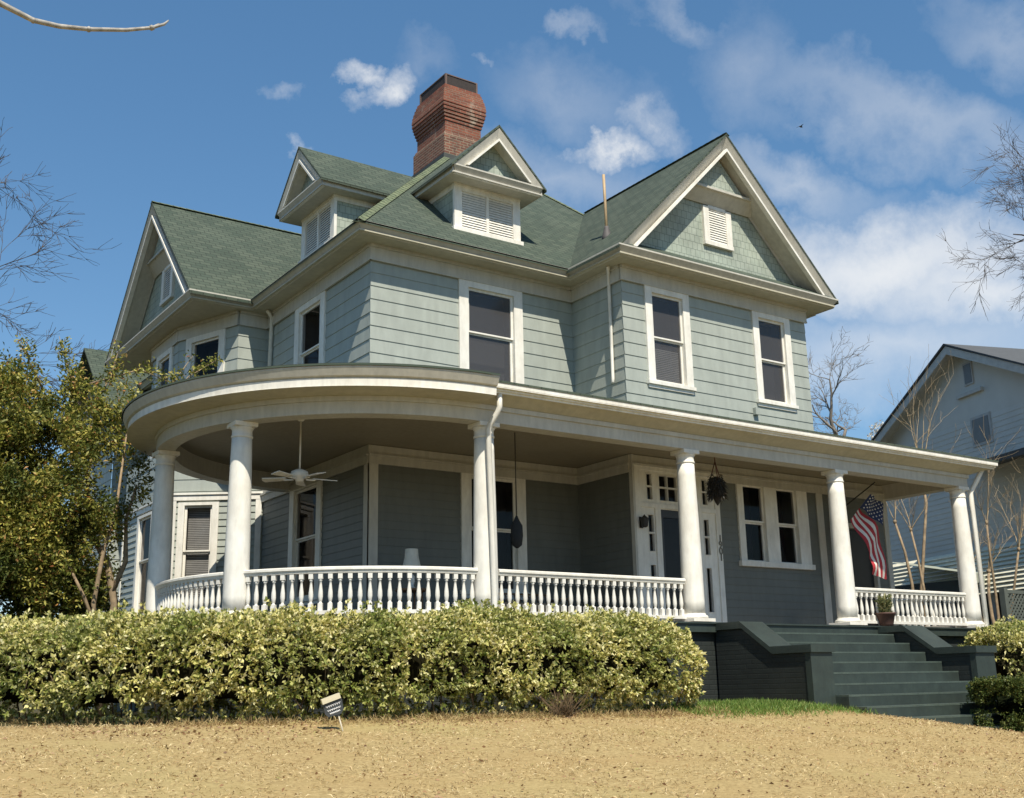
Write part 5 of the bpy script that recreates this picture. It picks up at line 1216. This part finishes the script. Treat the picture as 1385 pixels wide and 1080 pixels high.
FN = thing('lattice_fence', 'dark grey green lattice fence panel beyond the corner downspout', 'fence', (16.5, -1.4, -1.75))
ff = Fr((14.9, -1.9, 0), (1, 0, 0), (0, -1, 0)); FM = plain('fence_paint', (.085, .10, .09), .8)
m_ = MB()
for u in (0, 1.28, 2.56, 3.84): m_.box(u, u+.13, -.06, .07, -1.9, 1.02, ff)
m_.build('post', FM, FN)
m_ = MB(); m_.box(.13, 3.84, -.03, .03, .90, .98, ff); m_.box(.13, 3.84, -.03, .03, -.7, -.62, ff)
m_.build('rail', FM, FN)
m_ = MB()
for i in range(-14, 34):
    for s_ in (-1, 1):
        a, b = i*.13, i*.13+s_*1.58
        z0, z1 = -.65, .93
        if min(a, b) < .1 or max(a, b) > 3.88:
            # clip to the panel
            lo, hi = .12, 3.86
            def cl_(u, z, u2_, z2):
                if u < lo: t = (lo-u)/(u2_-u); return lo, z+(z2-z)*t
                if u > hi: t = (u-hi)/(u-u2_); return hi, z+(z2-z)*t
                return u, z
            if max(a, b) < lo or min(a, b) > hi: continue
            (a, z0), (b, z1) = cl_(a, z0, b, z1), cl_(b, z1, a, z0)
        t = Vector((b-a, z1-z0, 0)); 
        if t.length < .1: continue
        nn = Vector((-t.y, t.x, 0)).normalized()*.022; n0 = .012*s_
        m_.prism([ff.P(a+nn.x, n0, z0+nn.y), ff.P(b+nn.x, n0, z1+nn.y), ff.P(b-nn.x, n0, z1-nn.y), ff.P(a-nn.x, n0, z0-nn.y)], tuple(ff.N*.01))
m_.build('lattice', FM, FN)
# small awning roof edge beyond the fence
SH = thing('garden_shed', 'small low shed with wavy grey green roof edge beyond the lattice fence', 'shed', (19, 1.5, -1.7))
m_ = MB(); m_.box(17.6, 21.5, .6, 3, -1.75, 1.55); m_.build('wall', plain('shed_wall', (.06, .065, .06), .9), SH)
m_ = MB(); n = 40
top = [(17.3+4.4*i/n, .25, 1.62+.05*sin(i*1.4)) for i in range(n+1)]; bk = [(17.3+4.4*i/n, 3.2, 2.25) for i in range(n+1)]; lo_ = [(p[0], p[1], p[2]-.22-.05*abs(sin(i*.7))) for i, p in enumerate(top)]
m_.add(top+bk, [(i, i+1, n+2+i, n+1+i) for i in range(n)]); m_.add(top+lo_, [(i+1, i, n+1+i, n+2+i) for i in range(n)]); m_.build('roof', plain('shed_roof', (.28, .30, .25), .8), SH)

# bird far off in the sky
q = at_px(1083, 172, 30)
bd = thing('bird', 'tiny dark bird flying in the sky right of the front gable', 'bird', q)
m_ = MB(); m_.tube([q+Vector((-.16, 0, 0)), q+Vector((-.08, 0, .02)), q+Vector((.05, 0, .02)), q+Vector((.14, 0, .03)), q+Vector((.19, 0, .02))], [.015, .045, .06, .04, .01], 8); m_.build('body', IRON, bd)
for s_ in (-1, 1):
    m_ = MB(); m_.prism([q+Vector((.07, 0, .03)), q+Vector((.03, s_*.20, .11)), q+Vector((-.05, s_*.36, .06)), q+Vector((-.05, s_*.18, .08)), q+Vector((-.05, 0, .03))], (0, 0, .01)); m_.build('wing', IRON, bd)
